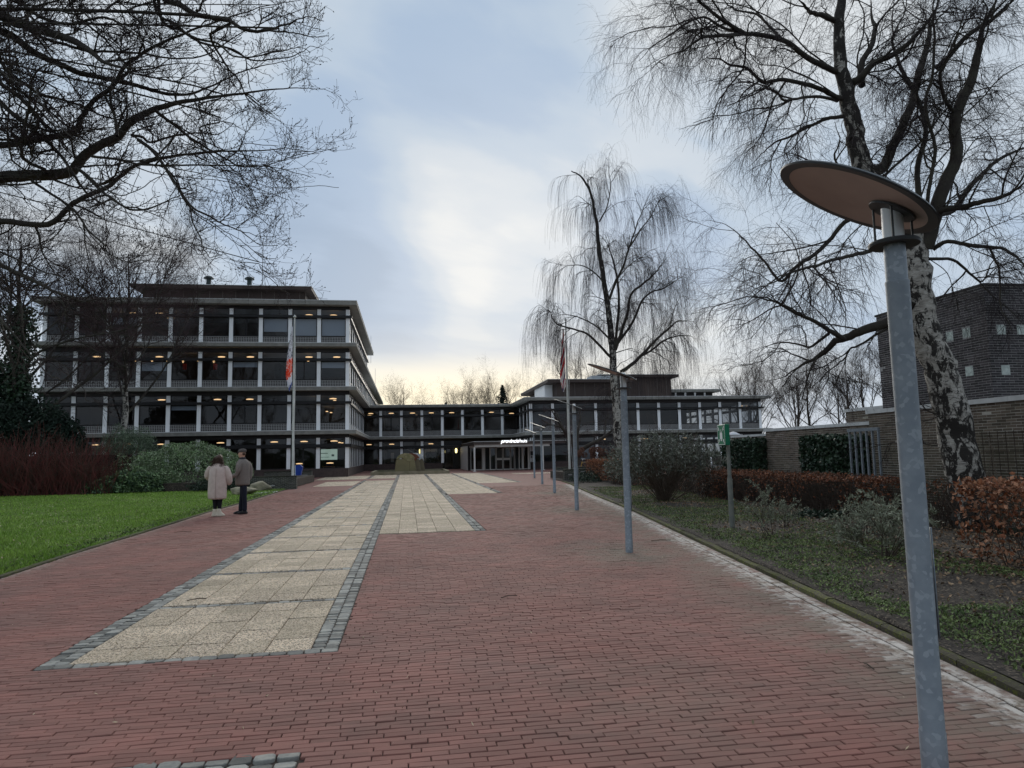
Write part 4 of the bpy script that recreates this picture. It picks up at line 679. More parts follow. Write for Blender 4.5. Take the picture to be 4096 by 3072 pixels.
# right block
Cb=thing('office_building','long low office block with white columns right of the entrance, dark penthouses on its roof','building',(24.5,67.3,0))
CX=12.26; CR=CX+11*PITCH
for z0,z1 in Zs[:2]: slab(Cb,CX-ov,CR+ov+.2,67.3-ov,92,z0,z1)
facade(Cb,CX,67.3,0,11,0,'G',(),lamps=.3,deep=1); facade(Cb,CX,67.3,0,11,3.68,'U',(),lamps=.15,deep=1)
for S0,l in ((0,'G'),(3.68,'U')):
    facade(Cb,CX,76.0,-90,4,S0,l,(),lamps=0,last=False,first=False,bardx=(-.15,-.2)); facade(Cb,CR,67.3,90,9,S0,l,(),lamps=0,first=False,bardx=(-.1,0))
link('interior_wall',box(14.2,31.5,74,91,0,6.8,intm),Cb,(0,0,0)); link('floor_plate',box(CX,CR,67.5,91.5,-.1,.03,intm),Cb,(0,0,0))
blind=mat('roller_blind',(.32,.31,.30),.9)
for i,z in ((2,0),): 
    link('roller_blind',box(CX+PITCH*i+.2,CX+PITCH*(i+1)-.2,67.42,67.45,.8,3.0,blind),Cb,(0,0,0))
link('roller_blind',box(CX+.2,CX+PITCH-.2,67.42,67.45,4.3,6.4,mat('dark_blind',(.12,.115,.115),.9)),Cb,(0,0,0))
# roof storeys of the right block
def vol(x0,x1,y0,y1,z0,z1,zr,o=.6,rx=(0,0),clad=pm):
    v=link('penthouse',box(x0,x1,y0,y1,z0,z1,clad),Cb,(0,0,0))
    x=x0+.9
    while x<x1: link('cladding_seam',box(x-.02,x+.02,y0-.03,y0+.01,z0,z1-.01,MATS['seam']),v,local=True); x+=1.12
    link('penthouse_roof',box(x0-o-rx[0],x1+o+rx[1],y0-o,y1+o,z1,zr,pm),Cb,(0,0,0)); link('roof_edge_trim',box(x0-o-rx[0]-.02,x1+o+rx[1]+.02,y0-o-.02,y1+o+.02,zr,zr+.04,copem),Cb,(0,0,0))
vol(16.0,23.5,72,88,7.0,9.05,9.36,.8,(.3,0))
link('white_wall',box(15.1,15.98,74,80,7.0,9.04,whitem),Cb,(0,0,0)); link('roof_plant_box',box(20.2,22.6,73,75,9.4,9.95,mat('plant_grey',(.3,.32,.34),.6)),Cb,(0,0,0))
vol(22.4,30.6,76,90,7.0,10.05,10.33,.7)
slab(Cb,27.5,39.3,81.2,92,8.84,9.17)
up=MB(); up.box(28,38.5,82.02,91.5,7.0,8.8); link('upper_storey',up.mesh('upper_storey',darkm),Cb,(0,0,0))
for x in np.arange(28.3,38.6,1.3): link('column',box(x-.11,x+.11,81.85,82.0,7.05,8.8,whitem),Cb,(0,0,0))
link('shade_rail',box(27.5,38.9,81.6,81.75,8.15,8.35,framem),Cb,(0,0,0))
# entrance pavilion with sign
E_=thing('entrance_pavilion','white framed glass entrance pavilion with revolving doors under a flat canopy','entrance',(9.3,67,0))
wf=mat('white_door_frame',(.62,.60,.57),.5)
link('canopy',MB().box(6.0,14.6,62.3,75.9,2.43,2.68).mesh('canopy',mat('canopy_brown',(.06,.045,.04),.6)),E_,(0,0,0)); link('canopy_trim',box(5.97,14.62,62.27,75.9,2.68,2.72,copem),E_,(0,0,0))
link('canopy_beam',box(6.1,13.1,62.45,62.6,2.2,2.43,mat('beam_white',(.5,.48,.45),.6)),E_,(0,0,0))
link('canopy_ceiling',box(6.1,13.3,62.6,75.8,2.38,2.43,intl),E_,(0,0,0))
for x in (6.08,12.4): 
    q=link('post',box(x-.07,x+.07,62.3,62.44,0,2.2,wf),E_,(0,0,0)); link('post_foot',box(x-.15,x+.15,62.22,62.52,0,.04,wf),q,local=True)
link('post',box(11.75,11.9,66.6,66.75,0,2.38,wf),E_,(0,0,0))
link('side_wall',box(5.86,5.98,66.9,75.9,0,2.38,wf),E_,(0,0,0)); link('corner_post',box(5.86,6.02,66.7,66.88,0,2.38,framem),E_,(0,0,0))
for i in range(14): link('wall_board',box(5.84,5.862,67.0+i*.62,67.58+i*.62,.02,2.3,wf),E_,(0,0,0))
def door(x0,x1,y,z1,mid=None,ya=None):
    ya=y if ya is None else ya; m=MB(); t=.05; L=math.hypot(x1-x0,ya-y); rz=math.atan2(ya-y,x1-x0)
    m.box(0,L,-.03,.03,0,.09); m.box(0,L,-.03,.03,z1-t,z1); m.box(0,t,-.03,.03,.09,z1-t); m.box(L-t,L,-.03,.03,.09,z1-t)
    if mid: m.box(t,L-t,-.028,.028,mid,mid+.2)
    d=link('glass_door',m.mesh('glass_door',wf),E_,(x0,y,0),rz); g=MB(); g.v=[(t,0,.09),(L-t,0,.09),(L-t,0,z1-t),(t,0,z1-t)]; g.face([0,1,2,3]); link('pane',g.mesh('pane',glass),d,local=True)
for x0,x1,m_,y,ya in ((6.15,6.55,None,67,67),(6.55,7.3,None,67,67),(8.67,9.3,.95,67,67),(9.36,10.05,.95,67,67),(10.1,10.45,None,67,67),(11.35,12.05,None,67,67),
    (7.55,8.0,None,67,66.5),(8.0,8.6,None,66.5,66.9),(10.5,10.85,None,66.9,66.4),(10.85,11.2,None,66.4,66.9)): door(x0,x1,y,2.2,m_,ya)
link('head_beam',box(6.0,12.2,66.95,67.1,2.2,2.38,wf),E_,(0,0,0)); link('jamb',MB().box(7.32,7.52,66.9,67.1,0,2.2).box(11.2,11.34,66.9,67.1,0,2.2).mesh('jamb',wf),E_,(0,0,0))
link('interior_panel',MB().box(11.45,12.0,69,69.1,.1,2.1).mesh('ip',mat('wood_panel',(.2,.07,.03),.5)),E_,(0,0,0)); link('curtain',MB().box(7.6,8.4,68,68.1,0,2.1).box(10.6,11.1,68,68.1,0,2.1).mesh('c',mat('grey_curtain',(.2,.2,.18),.8)),E_,(0,0,0))
link('interior_back',box(6.1,12.2,72,72.1,0,2.38,intm),E_,(0,0,0))
for x in (7.0,8.9,10.6): link('ceiling_spot',box(x,x+.35,64.6,64.68,2.365,2.379,mat('strip',(1,.9,.7),.5,emit=((1,.85,.6),1.6))),E_,(0,0,0))
link('intercom_box',MB().box(12.02,12.25,66.5,66.6,1.35,1.75).box(12.06,12.2,66.52,66.6,1.1,1.3).mesh('intercom_box',framem),E_,(0,0,0))
signw=mat('lit_white_letter',(.9,.9,.9),.5,emit=((.95,.97,1),1.0))
def text(s,size,shear,off,name):
    c=bpy.data.curves.new(name,'FONT'); c.body=s; c.size=size; c.shear=shear; c.offset=off; c.extrude=.02; c.space_character=.97
    o=bpy.data.objects.new(name,c); COL.objects.link(o); bpy.context.view_layer.update(); dg=bpy.context.evaluated_depsgraph_get()
    me=bpy.data.meshes.new_from_object(o.evaluated_get(dg)); w_=max(v.co.x for v in me.vertices); COL.objects.unlink(o); bpy.data.objects.remove(o); me.name=name; return me,w_
me,w1=text('provincie',.42,.28,.006,'sign_letters'); me2,w2=text('huis',.42,0,.0,'sign_letters')
k=(10.93-8.5)/(w1+w2+.02)
for mm_,x in ((me,8.5),(me2,8.5+(w1+.02)*k)):
    mm_.materials.clear(); mm_.materials.append(signw)
    o=link('sign_letters',mm_,E_,(x,62.2,2.55)); o.rotation_euler=(R(90),0,0); o.scale=(k,k*1.05,k)
#link('letter_rail',box(8.4,11,62.22,62.25,2.50,2.53,wf),E_,(0,0,0))
# ---------------------------------------------------------------- sculpture in its basin
basm=mat('basin_concrete',(.30,.26,.18),.9,col2=(.20,.18,.11),nscale=2.5,bump=.5,bscale=20)
fb=thing('fountain_basin','low rectangular concrete basin rim in front of the link wing','basin',(.3,62,0))
link('rim',MB().box(-2.97,3.55,58.2,58.5,-.05,.25).box(-2.97,3.55,66.2,66.5,-.05,.25).box(-2.97,-2.7,58.5,66.2,-.05,.25).box(3.28,3.55,58.5,66.2,-.05,.25).mesh('rim',basm),fb,(0,0,0))
link('basin_floor',box(-2.7,3.28,58.5,66.2,.02,.06,mat('basin_water',(.05,.05,.035),.15)),fb,(0,0,0))
for x,y in ((-1.35,59.3),(1.25,60.6),(1.65,62.1),(2.1,63.4),(2.2,60)): link('foot_stone',MB().box(x-.12,x+.12,y-.1,y+.1,.06,.12).mesh('foot_stone',copem),fb,(0,0,0))
scm=mat('olive_stone',(.255,.215,.115),.85,col2=(.19,.16,.09),nscale=1.6,bump=.4,bscale=25,ncon=(.3,.7))
moss=mat('mossy_cap_stone',(.33,.28,.16),.85,col2=(.17,.16,.075),nscale=4,bump=.4,bscale=25)
rust=mat('red_brown_cap',(.22,.075,.04),.6,col2=(.14,.05,.03),nscale=3); sst=mat('steel_cap',(.45,.48,.5),.3,.6)
sg=thing('stone_sculpture','loaf shaped olive stone sculpture of three staggered slabs with arched caps','sculpture',(.3,61.5,.1))
def slabarch(dx,y0,y1,cap,body):
    m=MB(); pts=[(-1.05,.08),(.84,.08),(.66,1.2)]; 
    for t in np.linspace(0,1,9): x=.6-1.45*t; pts.append((x,1.24+.07*math.sin(math.pi*t)-(.22*math.exp(-((x-.22)/.16)**2) if cap is moss else 0)))
    pts.append((-.92,1.16)); m.prism_y([(x+dx,z) for x,z in pts],y0,y1); o=bevel(link('stone_slab',m.mesh('stone_slab',body),sg,(0,0,0)),.02)
    m=MB(); pts=[]
    for t in np.linspace(0,1,17): a=math.pi*(.06+.88*t); pts.append((-.09+.80*math.cos(a),1.17+.60*math.sin(a)**.9))
    lo=[(-.84,1.27),(-.6,1.36),(-.4,1.37),(-.22,1.30),(-.05,1.18),(.08,1.10),(.22,1.07),(.34,1.11),(.42,1.22),(.52,1.31),(.66,1.24)]
    m.prism_y([(x+dx,z) for x,z in pts[::1]]+[(x+dx,z) for x,z in lo[:-1]],y0-.03,y1-.1); bevel(link('arched_cap',m.mesh('arched_cap',cap),sg,(0,0,0)),.015)
    for x in (-.52,.55): link('cap_spacer',box(x+dx-.09,x+dx+.09,y0+.02,y1-.1,1.28,1.38,copem),sg,(0,0,0))
slabarch(0,60,60.9,moss,scm); slabarch(.42,61.2,62.1,rust,mat('brown_stone',(.19,.155,.10),.85,col2=(.15,.12,.08),nscale=2)); slabarch(.80,62.5,63.4,sst,MATS['brown_stone'])
link('joint_groove',box(.235,.255,59.985,60.0,.1,1.05,mat('dark_groove',(.06,.05,.025),.9)),sg,(0,0,0))
# ---------------------------------------------------------------- lamps
def street_lamp(x,y,sc_,label,rz=0,tl=21,dp=.19):
    t=thing('street_lamp',label,'street lamp',(x,y,0),rz,'post lamps lining the right side of the path'); 
    rr_=.055*1.0; zc=2.585*sc_
    p=link('pole',MB().lathe([(rr_+.003,-.05),(rr_+.003,.19),(rr_,.195),(rr_,zc-.22),(rr_+.0015,zc-.215),(rr_+.0015,zc-.2),(rr_-.004,zc-.195),(rr_-.004,zc)],28).mesh('pole',steelm,True),t,local=True)
    hm=MB(); a0=R(-35)-rz
    for k in range(6):
        a=a0+R(40)*k/5; 
        for z in (.62,1.15): hm.v.append(((rr_+.004)*math.cos(a),(rr_+.004)*math.sin(a),z))
    for k in range(5): hm.face([2*k,2*k+2,2*k+3,2*k+1])
    h=link('inspection_hatch',hm.mesh('inspection_hatch',steelm,True),t,local=True); s=h.modifiers.new('s','SOLIDIFY'); s.thickness=.006; s.offset=1
    link('collar_ring',MB().lathe([(.045,-.008),(.118,-.012),(.122,0),(.118,.008),(.05,.008)],32,(0,0,zc)).mesh('collar_ring',dsteel,True),t,local=True)
    link('opal_tube',MB().lathe([(.05,0),(.05,.20),(.044,.228),(.028,.246),(.008,.252)],24,(0,0,zc)).mesh('opal_tube',opal,True),t,local=True)
    tilt=R(tl); dc=MB(); d=link('reflector_disc',None,t,(0,0,zc+dp),local=True); d.rotation_euler=(0,tilt,0)
    dc.lathe([(.0005,.012),(.30,.018),(.40,.012),(.415,0),(.41,-.008),(.36,-.006)],64,(-.187,0,.012),0,False); dc.lathe([(.0005,.0),(.34,-.002),(.362,-.006)],64,(-.187,0,.012),1,False)
    d.data=None; k=link('disc_shade',dc.mesh('disc_shade',[dsteel,refl],True),t,(0,0,zc+dp),local=True); k.rotation_euler=(0,tilt,0)
    bpy.data.objects.remove(d)
    k2=link('mounting_plate',MB().lathe([(.02,-.004),(.115,-.004),(.118,.004),(.1,.012)],32,(0,0,0)).mesh('mounting_plate',dsteel,True),t,(0,0,zc+dp),local=True); k2.rotation_euler=(0,tilt,0)
    for q in range(3):
        a=R(-95+120*q); X,Y=.098*math.cos(a),.098*math.sin(a); link('support_rod',MB().tube([(X,Y,zc),(X,Y,zc+dp-X*math.tan(tilt))],.006,8).mesh('support_rod',dsteel,True),t,local=True)
    return t
street_lamp(2.48,3.09,1.0,'nearest tall galvanised post lamp with tilted disc, cut by the bottom edge of the view',R(-34),29,.168)
street_lamp(3.40,10.42,.985,'second galvanised post lamp, beside the moss topped kerb and large shrub',R(-25))
street_lamp(4.54,18.29,1.01,'third galvanised post lamp from the front, before the right flagpole',R(-24))
street_lamp(5.66,26.29,1.022,'fourth post lamp, in the row between the third and the two far ones',R(-24))
street_lamp(6.74,34.2,1.04,'fifth post lamp, thin and far, left of the right flagpole planter',R(-24))
street_lamp(7.93,42.72,1.03,'farthest post lamp, in front of the entrance pavilion posts',R(-24))
# ---------------------------------------------------------------- assembly point sign
grn=mat('sign_green',(.0,.16,.075),.4); wht=mat('sign_white',(.75,.78,.74),.5); posm=mat('weathered_post',(.13,.14,.125),.7,col2=(.2,.2,.17),nscale=8,bump=.2)
sx_,sy_=6.11,12.45
sg2=thing('assembly_sign','green assembly point sign with white arrows on a post in the bed','sign',(sx_,sy_,0))
link('post',MB().lathe([(.052,-.1),(.048,.98),(.036,1.03),(.034,2.03),(.03,2.07),(.01,2.085)],16).mesh('post',posm,True),sg2,local=True)
ang=R(-95); sb=link('sign_box',MB().box(-.20,.20,-.045,.045,1.63,2.03).mesh('sign_box',grn),sg2,(sx_-.085,sy_-.01,0),ang); bevel(sb,.012)
F_=MB(); y_=-.05
def pf(pts): k=len(F_.v); F_.v+=[(x,y_,z) for x,z in pts]; F_.face(range(k,k+len(pts)))
for q in ((-.19,-.18,1.64,2.02),(.18,.19,1.64,2.02)): pf([(q[0],q[2]),(q[1],q[2]),(q[1],q[3]),(q[0],q[3])])
for q in ((1.64,1.65),(2.01,2.02)): pf([(-.18,q[0]),(.18,q[0]),(.18,q[1]),(-.18,q[1])])
for sx1 in (-1,1):
    for sz in (-1,1):   # arrows from the corners towards the middle
        cx_,cz_=sx1*.155,1.83+sz*.165; dx,dz_=-sx1*.6,-sz*.8
        def T(u,v): return (cx_+dx*u-dz_*v,cz_+dz_*u+dx*v)
        pf([T(0,-.011),T(.075,-.011),T(.075,.011),T(0,.011)]); pf([T(.05,-.04),T(.115,0),T(.05,.04),T(.072,0)])
for cx_,cz_,s_ in ((-.035,1.83,1),(.035,1.83,1),(0,1.865,1),(-.03,1.76,0)):
    if s_: pf([(cx_+.016*math.cos(a),cz_+.055+.016*math.sin(a)) for a in np.linspace(0,6.28,9)[:-1]])
pf([(-.065,1.75),(.065,1.75),(.065,1.86),(.03,1.875),(-.03,1.875),(-.065,1.86)]); pf([(-.03,1.71),(.03,1.71),(.03,1.749),(-.03,1.749)])
link('sign_symbols',F_.mesh('sign_symbols',wht),sb,local=True)
# ---------------------------------------------------------------- flagpoles, flags, planters
polem=mat('white_pole',(.66,.66,.63),.5,col2=(.5,.5,.46),nscale=3)
def flagmat(name,kind):
    global nt
    m=bpy.data.materials.new(name); m.use_nodes=True; nt=m.node_tree; P=nt.nodes['Principled BSDF']; P.inputs['Roughness'].default_value=.8
    t=nt.nodes.new('ShaderNodeTexCoord'); s=nt.nodes.new('ShaderNodeSeparateXYZ'); nt.links.new(t.outputs['UV'],s.inputs[0]); u,v=s.outputs[0],s.outputs[1]
    st2=vm('MULTIPLY',t.outputs['UV'],(3.2,14,1)).outputs[0]
    sq=ramp(noise(st2,1.0,1.5,.4,1.2),[(.47,0.),(.49,1.),(.54,1.),(.56,0.)])
    def band(x,a,b): return mth('MULTIPLY',mth('GREATER_THAN',x,a),mth('LESS_THAN',x,b))
    if kind==0:
        c=mixc(mth('MULTIPLY',sq,band(v,.48,.92)),(.66,.68,.75),(.012,.015,.035))
        red=mixc(sq,(.72,.07,.025),(.75,.68,.68)); c=mixc(band(v,.17,.47),c,red); c=mixc(band(v,.0,.05),c,(.1,.14,.35))
    else:
        q=mth('ADD',v,mth('MULTIPLY',u,.22))
        c=mixc(band(q,.90,.98),(.50,.49,.50),(.30,.02,.03)); c=mixc(band(q,.64,.74),c,(.28,.015,.03)); c=mixc(band(q,.60,.64),c,(.04,.04,.09)); c=mixc(band(q,.42,.54),c,(.36,.02,.03)); c=mixc(band(q,.20,.27),c,(.05,.04,.09)); c=mixc(mth('MULTIPLY',sq,band(v,.05,.15)),c,(.42,.02,.04))
    nt.links.new(c,P.inputs['Base Color'])
    tr=nt.nodes.new('ShaderNodeBsdfTranslucent'); nt.links.new(c,tr.inputs[0]); mx=nt.nodes.new('ShaderNodeMixShader'); mx.inputs[0].default_value=.35
    nt.links.new(P.outputs[0],mx.inputs[1]); nt.links.new(tr.outputs[0],mx.inputs[2]); nt.links.new(mx.outputs[0],nt.nodes['Material Output'].inputs[0]); return m
def flag(name,x,y,z0,z1,wid,m,label,seed):
    r=np.random.default_rng(seed); nu,nv=22,40; V=[];UV=[]; ph=r.uniform(0,6,5)
    for j in range(nv+1):
        v=j/nv; wloc_=wid*(.25+.75*math.sin(min(1,(1-v)*1.5)*math.pi/2))*(1-.55*max(0,(.22-v)/.22)); zz=z0+(z1-z0)*v
        for i in range(nu+1):
            u=i/nu; V.append((x-.05-wloc_*u*(.9+.1*math.sin(5*v+ph[0])),y-.02+.07*math.sin(u*15+ph[1]+v*2.2)*(.3+u)*(.4+.6*(1-v)),zz-.35*u*(1-v)-.03*math.sin(u*9+ph[2]))); UV.append((u,v))
    F=[(j*(nu+1)+i,j*(nu+1)+i+1,(j+1)*(nu+1)+i+1,(j+1)*(nu+1)+i) for j in range(nv) for i in range(nu)]
    me=mesh_np('flag',np.array(V),[np.array(F)],m,smooth=True); uv=me.uv_layers.new(name='UVMap'); li=np.zeros(len(me.loops),np.int32); me.loops.foreach_get('vertex_index',li); uv.data.foreach_set('uv',np.array(UV,np.float32)[li].ravel())
    return link(name,me,None,(0,0,0),0,label,'flag','flags hanging limp from their poles')
def pole(x,y,z0,h,label):
    t=thing('flagpole',label,'flagpole',(x,y,z0),0,'white flagpoles'); link('pole',MB().lathe([(.062,0),(.058,h*.5),(.034,h)],14).mesh('pole',polem,True),t,local=True)
    link('finial',MB().lathe([(.03,0),(.08,.02),(.085,.05),(.03,.13),(.008,.17)],12,(0,0,h)).mesh('finial',polem,True),t,local=True)
    link('halyard',MB().tube([(.03,-.05,h*.98),(.10,-.08,h*.6),(.05,-.07,h*.25),(.16,-.25,-.35)],.008,5).mesh('halyard',copem),t,local=True); return t
pole(-5.78,36.7,.62,8.25,'white flagpole on the left planter wall with the black, white and orange flag')
flag('flag',-5.82,36.7,5.35,8.4,.30,flagmat('script_flag',0),'limp white flag with black script and orange lower part on the left flagpole',3)
pole(8.84,37.0,.62,8.3,'white flagpole on the right planter behind the third lamp, beside the weeping birch')
flag('flag',8.8,37,5.2,8.45,.34,flagmat('red_white_flag',1),'limp white flag with dark red bands hanging in front of the weeping birch',8)
# brick walls whose bricks are separate pieces
wallb=mat('garden_brick',(.12,.088,.072),.85,col2=(.145,.115,.088),nscale=2.2,tint=.4,bump=.3,bscale=70,stain=((.075,.075,.045),1.8))
darkb=mat('dark_blue_brick',(.035,.030,.035),.6,col2=(.052,.043,.044),nscale=1.6,tint=.6,bump=.3,bscale=70)
mort=mat('grey_mortar',(.50,.47,.42),.95,col2=(.30,.28,.22),nscale=2.5)
mort2=mat('dark_mortar',(.34,.33,.32),.95)
def brickface(par,O,U,L,z0,z1,bm,bl=.198,bh=.044,jo=.009,pr=.003,nsep=0,holes=(),stain=0.,name='brick'):
    """vertical face from O along U; bricks stand pr proud of the mortar core"""
    O=np.array(O,float);U=np.array(U,float);Nn=np.array([U[1],-U[0],0]); cells=[];r=np.random.default_rng(int(abs(O[0]*31+O[1]*7+L*3)*10)%9999)
    rows=int((z1-z0)/(bh+jo)); ph=(z1-z0)/rows; p=bl+jo; z=z0; rw=0
    for rw in range(rows):
        z=z0+rw*ph; k=-1 if rw%2 else 0; u=(-.5*p if rw%2 else 0)+r.normal()*.006
        while u<L:
            a,b=max(u+jo/2,0.0),min(u+p-jo/2,L)
            segs=[(a,b)]
            for h in holes:
                if z<h[3]-.01 and z+ph>h[2]+.01: segs=[q for s0,s1 in segs for q in ((s0,min(s1,h[0]-.004)),(max(s0,h[1]+.004),s1)) if q[1]>q[0]]
            for s0,s1 in segs:
                if s1-s0>.02: cells.append((s0,s1,z+jo/2,z+ph-jo/2))
            u+=p
    cells=np.array(cells); n=len(cells); g=r.normal(size=(n,2))*.0012; V=np.zeros((n,8,3)); pp=pr+r.normal(size=n)*.0012
    xs=[cells[:,0],cells[:,1],cells[:,1],cells[:,0]]; zs=[cells[:,2],cells[:,2],cells[:,3],cells[:,3]]
    for k in range(4):
        for l,off in ((0,-.004),(1,1)):
            V[:,l*4+k]=O+U*xs[k][:,None]+np.array([0,0,1])*(zs[k]+(g[:,0] if k<2 else g[:,1]))[:,None]+Nn*((pp if l else np.full(n,-.004))[:,None])
    FF=np.array([[0,1,5,4],[1,2,6,5],[2,3,7,6],[3,0,4,7],[4,5,6,7]]); tt_=r.random(n); C=V.mean(1)
    sv=np.clip(stain*(1.2-.5*(C[:,2]-z0)),0,1)
    d=np.hypot(C[:,0],C[:,1]); od=np.argsort(d); seen=[i for i in od if abs(C[i,0]-C[i,1]*.15)<C[i,1]*1.1]
    sep=seen[:nsep]; ss=set(sep)
    for i in sep:
        link(name,mesh_np(name,V[i]-C[i],[FF],bm,attrs={'tint':np.full(5,tt_[i]),'stain':np.full(5,sv[i])}),par,C[i])
    rs_=np.array([i for i in range(n) if i not in ss])
    if len(rs_): link('brickwork',mesh_np('brickwork',V[rs_].reshape(-1,3),[(np.arange(len(rs_))[:,None,None]*8+FF[None]).reshape(-1,4)],bm,attrs={'tint':np.repeat(tt_[rs_],5),'stain':np.repeat(sv[rs_],5)}),par,(0,0,0),kind='stuff')
def lowwall(name,x0,x1,y0,y1,z1,label,cat,faces='SE',z0=-.1,group=None,capm=None):
    t=thing(name,label,cat,((x0+x1)/2,(y0+y1)/2,0),0,group); link('core',box(x0,x1,y0,y1,z0,z1-.001,mort2),t,(0,0,0))
    if 'S' in faces: brickface(t,(x0,y0,0),(1,0,0),x1-x0,max(z0,0),z1,darkgb,nsep=0)
    if 'E' in faces: brickface(t,(x1,y0,0),(0,1,0),y1-y0,max(z0,0),z1,darkgb)
    if 'W' in faces: brickface(t,(x0,y1,0),(0,-1,0),y1-y0,max(z0,0),z1,darkgb)
    link('brick_coping',box(x0-.01,x1+.01,y0-.01,y1+.01,z1-.0,z1+.05,capm or darkgb),t,(0,0,0)); return t
darkgb=mat('dark_mossy_brick',(.028,.03,.022),.9,col2=(.05,.052,.035),nscale=3,tint=.3)
lowwall('planter_wall',-8.7,-5.5,36.0,36.4,.62,'long low dark brick planter wall carrying the left flagpole','wall'); 
link('planter_soil',box(-12,-5.9,36.41,46,.02,.42,soilm),None,(0,0,0),0,'dark soil filling behind the left planter wall','planting soil')
lowwall('planter_wall',-9.8,-6.6,50,50.4,.6,'short low brick wall behind the blue litter bin','wall')
lowwall('planter_wall',8.4,14,36.4,36.8,.60,'dark brick planter wall at the foot of the right flagpole','wall','SW')
lowwall('planter_wall',9.25,13,42,42.4,.60,'farther short dark brick planter wall left of the right flagpole','wall','SW')
link('planter_soil',box(8.8,14,36.81,41.99,.02,.45,soilm),None,(0,0,0),0,'dark soil between the two right planter walls','planting soil')
# litter bin
bl_=mat('blue_plastic',(.015,.055,.32),.4); gp=mat('pale_bin_rim',(.4,.5,.6),.5)
bn=thing('litter_bin','bright blue tapered litter bin beside the left flagpole planter','litter bin',(-7.0,47,0))
link('bin_body',MB().prism_y([(-.18,.42),(.12,.42),(.24,.95),(.05,1.12),(-.2,1.05)],-.2,.2).mesh('bin_body',bl_),bn,local=True); link('rim',MB().prism_y([(-.22,.4),(-.18,.42),(-.2,1.05),(-.26,1.06)],-.21,.21).mesh('rim',gp),bn,local=True)
link('bin_post',box(-.08,.08,-.06,.06,0,.42,bl_),bn,local=True); link('ash_tray',box(.0,.5,-.15,.15,.38,.43,mat('tray_grey',(.25,.25,.24),.6)),bn,local=True)
# boulders
bom=mat('boulder_stone',(.36,.32,.22),.9,col2=(.17,.155,.11),nscale=2.6,bump=1.0,bscale=7,detail=8,obj=True)
def boulder(x,y,sx,sy,sz,rz,seed,label):
    import bmesh
    bm=bmesh.new(); bmesh.ops.create_icosphere(bm,subdivisions=4,radius=1); r=np.random.default_rng(seed); D=norm(r.normal(size=(14,3))); T=r.uniform(.55,.88,14); ph=r.uniform(0,6,6)
    for v in bm.verts:
        c=np.array(v.co); k=1.0
        for d,t in zip(D,T):
            q=float(c@d)
            if q>t: k=min(k,t/q)
        c=c*k*(1+.03*math.sin(c[0]*7+ph[0])*math.sin(c[1]*6+ph[1])+.02*math.sin(c[2]*13+ph[2]+c[0]*9)); v.co=(c[0]*sx,c[1]*sy,(c[2]*.9+.55)*sz)
    me=bpy.data.meshes.new('boulder'); bm.to_mesh(me); bm.free(); me.materials.append(bom); me.polygons.foreach_set('use_smooth',[True]*len(me.polygons))
    return link('boulder',me,None,(x,y,-.02),rz,label,'boulder','boulders lying on the lawn edge')
boulder(-6.95,34.6,.55,.45,.41,.3,4,'larger rounded pale boulder leaning at the planter wall on the lawn'); boulder(-7.05,31.6,.68,.5,.27,-.25,11,'lower jagged flat boulder in front of the rounded one')
link('stepping_slab',MB().prism([(-6.7,31.9),(-5.98,32.2),(-5.95,33.6),(-6.4,33.3)],0,.035).mesh('stepping_slab',copem),None,(0,0,0),0,'flat pale stone slab at the lawn edge by the boulders','slab')
# ---------------------------------------------------------------- garden walls on the right
gw=thing('garden_wall','tall near brown brick garden wall with pale coping behind the leaning birch','wall',(10.9,9,0))
link('core',box(10.7,11.0,3,14.6,-.1,2.31,mort),gw,(0,0,0)); brickface(gw,(10.7,14.6,0),(0,-1,0),11.6,0.03,2.31,wallb,nsep=300,stain=.9); brickface(gw,(11.0,14.6,0),(-1,0,0),.3,0.03,2.31,wallb); 
for i in range(12): link('coping_stone',box(10.66,11.04,14.65-(i+1)*.97+.006,14.65-i*.97,2.31,2.40,copem),gw,(0,0,0))
gw2=thing('garden_wall','lower brown brick garden wall carrying the ivy and steel gate, middle of the three','wall',(11.0,17,0))
link('core',box(10.78,11.05,14.61,19.45,-.1,2.06,mort),gw2,(0,0,0)); brickface(gw2,(10.78,19.45,0),(0,-1,0),4.84,0.03,2.06,wallb,nsep=200,stain=.3)
for i in range(5): link('coping_stone',box(10.74,11.09,19.5-(i+1)*.97+.006,19.5-i*.97,2.06,2.14,copem),gw2,(0,0,0))
gw3=thing('garden_wall','farthest low brick garden wall with white coping behind the left ivy','wall',(11.5,21.5,0))
link('core',box(11.25,11.5,19.6,22.6,-.1,1.95,mort),gw3,(0,0,0)); brickface(gw3,(11.25,22.6,0),(0,-1,0),3.0,0.03,1.95,wallb,stain=.3); 
for i in range(3): link('coping_stone',box(11.21,11.54,22.62-(i+1)*1.0+.006,22.62-i*1.0,1.95,2.02,copem),gw3,(0,0,0))
hb=thing('brick_house','dark brick flat roofed building with glass block openings rising behind the garden wall','building',(14,16,0))
link('core',box(12.0,17,12.45,15.8,-.1,4.87,mort2),hb,(0,0,0));
bx=[(3.22,3.42,3.86,4.06),(2.86,3.06,3.86,4.06) ,(2.93,3.13,3.02,3.22)]
hl=[(15.8-13.56,15.8-13.36,3.86,4.06),(15.8-13.09,15.8-12.89,3.86,4.06),(15.8-13.10,15.8-12.9,3.02,3.22)]
brickface(hb,(12.0,15.8,0),(0,-1,0),3.35,1.9,4.85,darkb,nsep=150,holes=hl); hr=[(.22,.42,3.83,4.03),(.70,.9,3.83,4.03),(.24,.44,2.98,3.18)]
brickface(hb,(12.0,12.45,0),(1,0,0),4.5,1.9,4.85,darkb,nsep=150,holes=hr)
gbm=mat('glass_block',(.60,.66,.61),.12,col2=(.35,.40,.37),nscale=9)
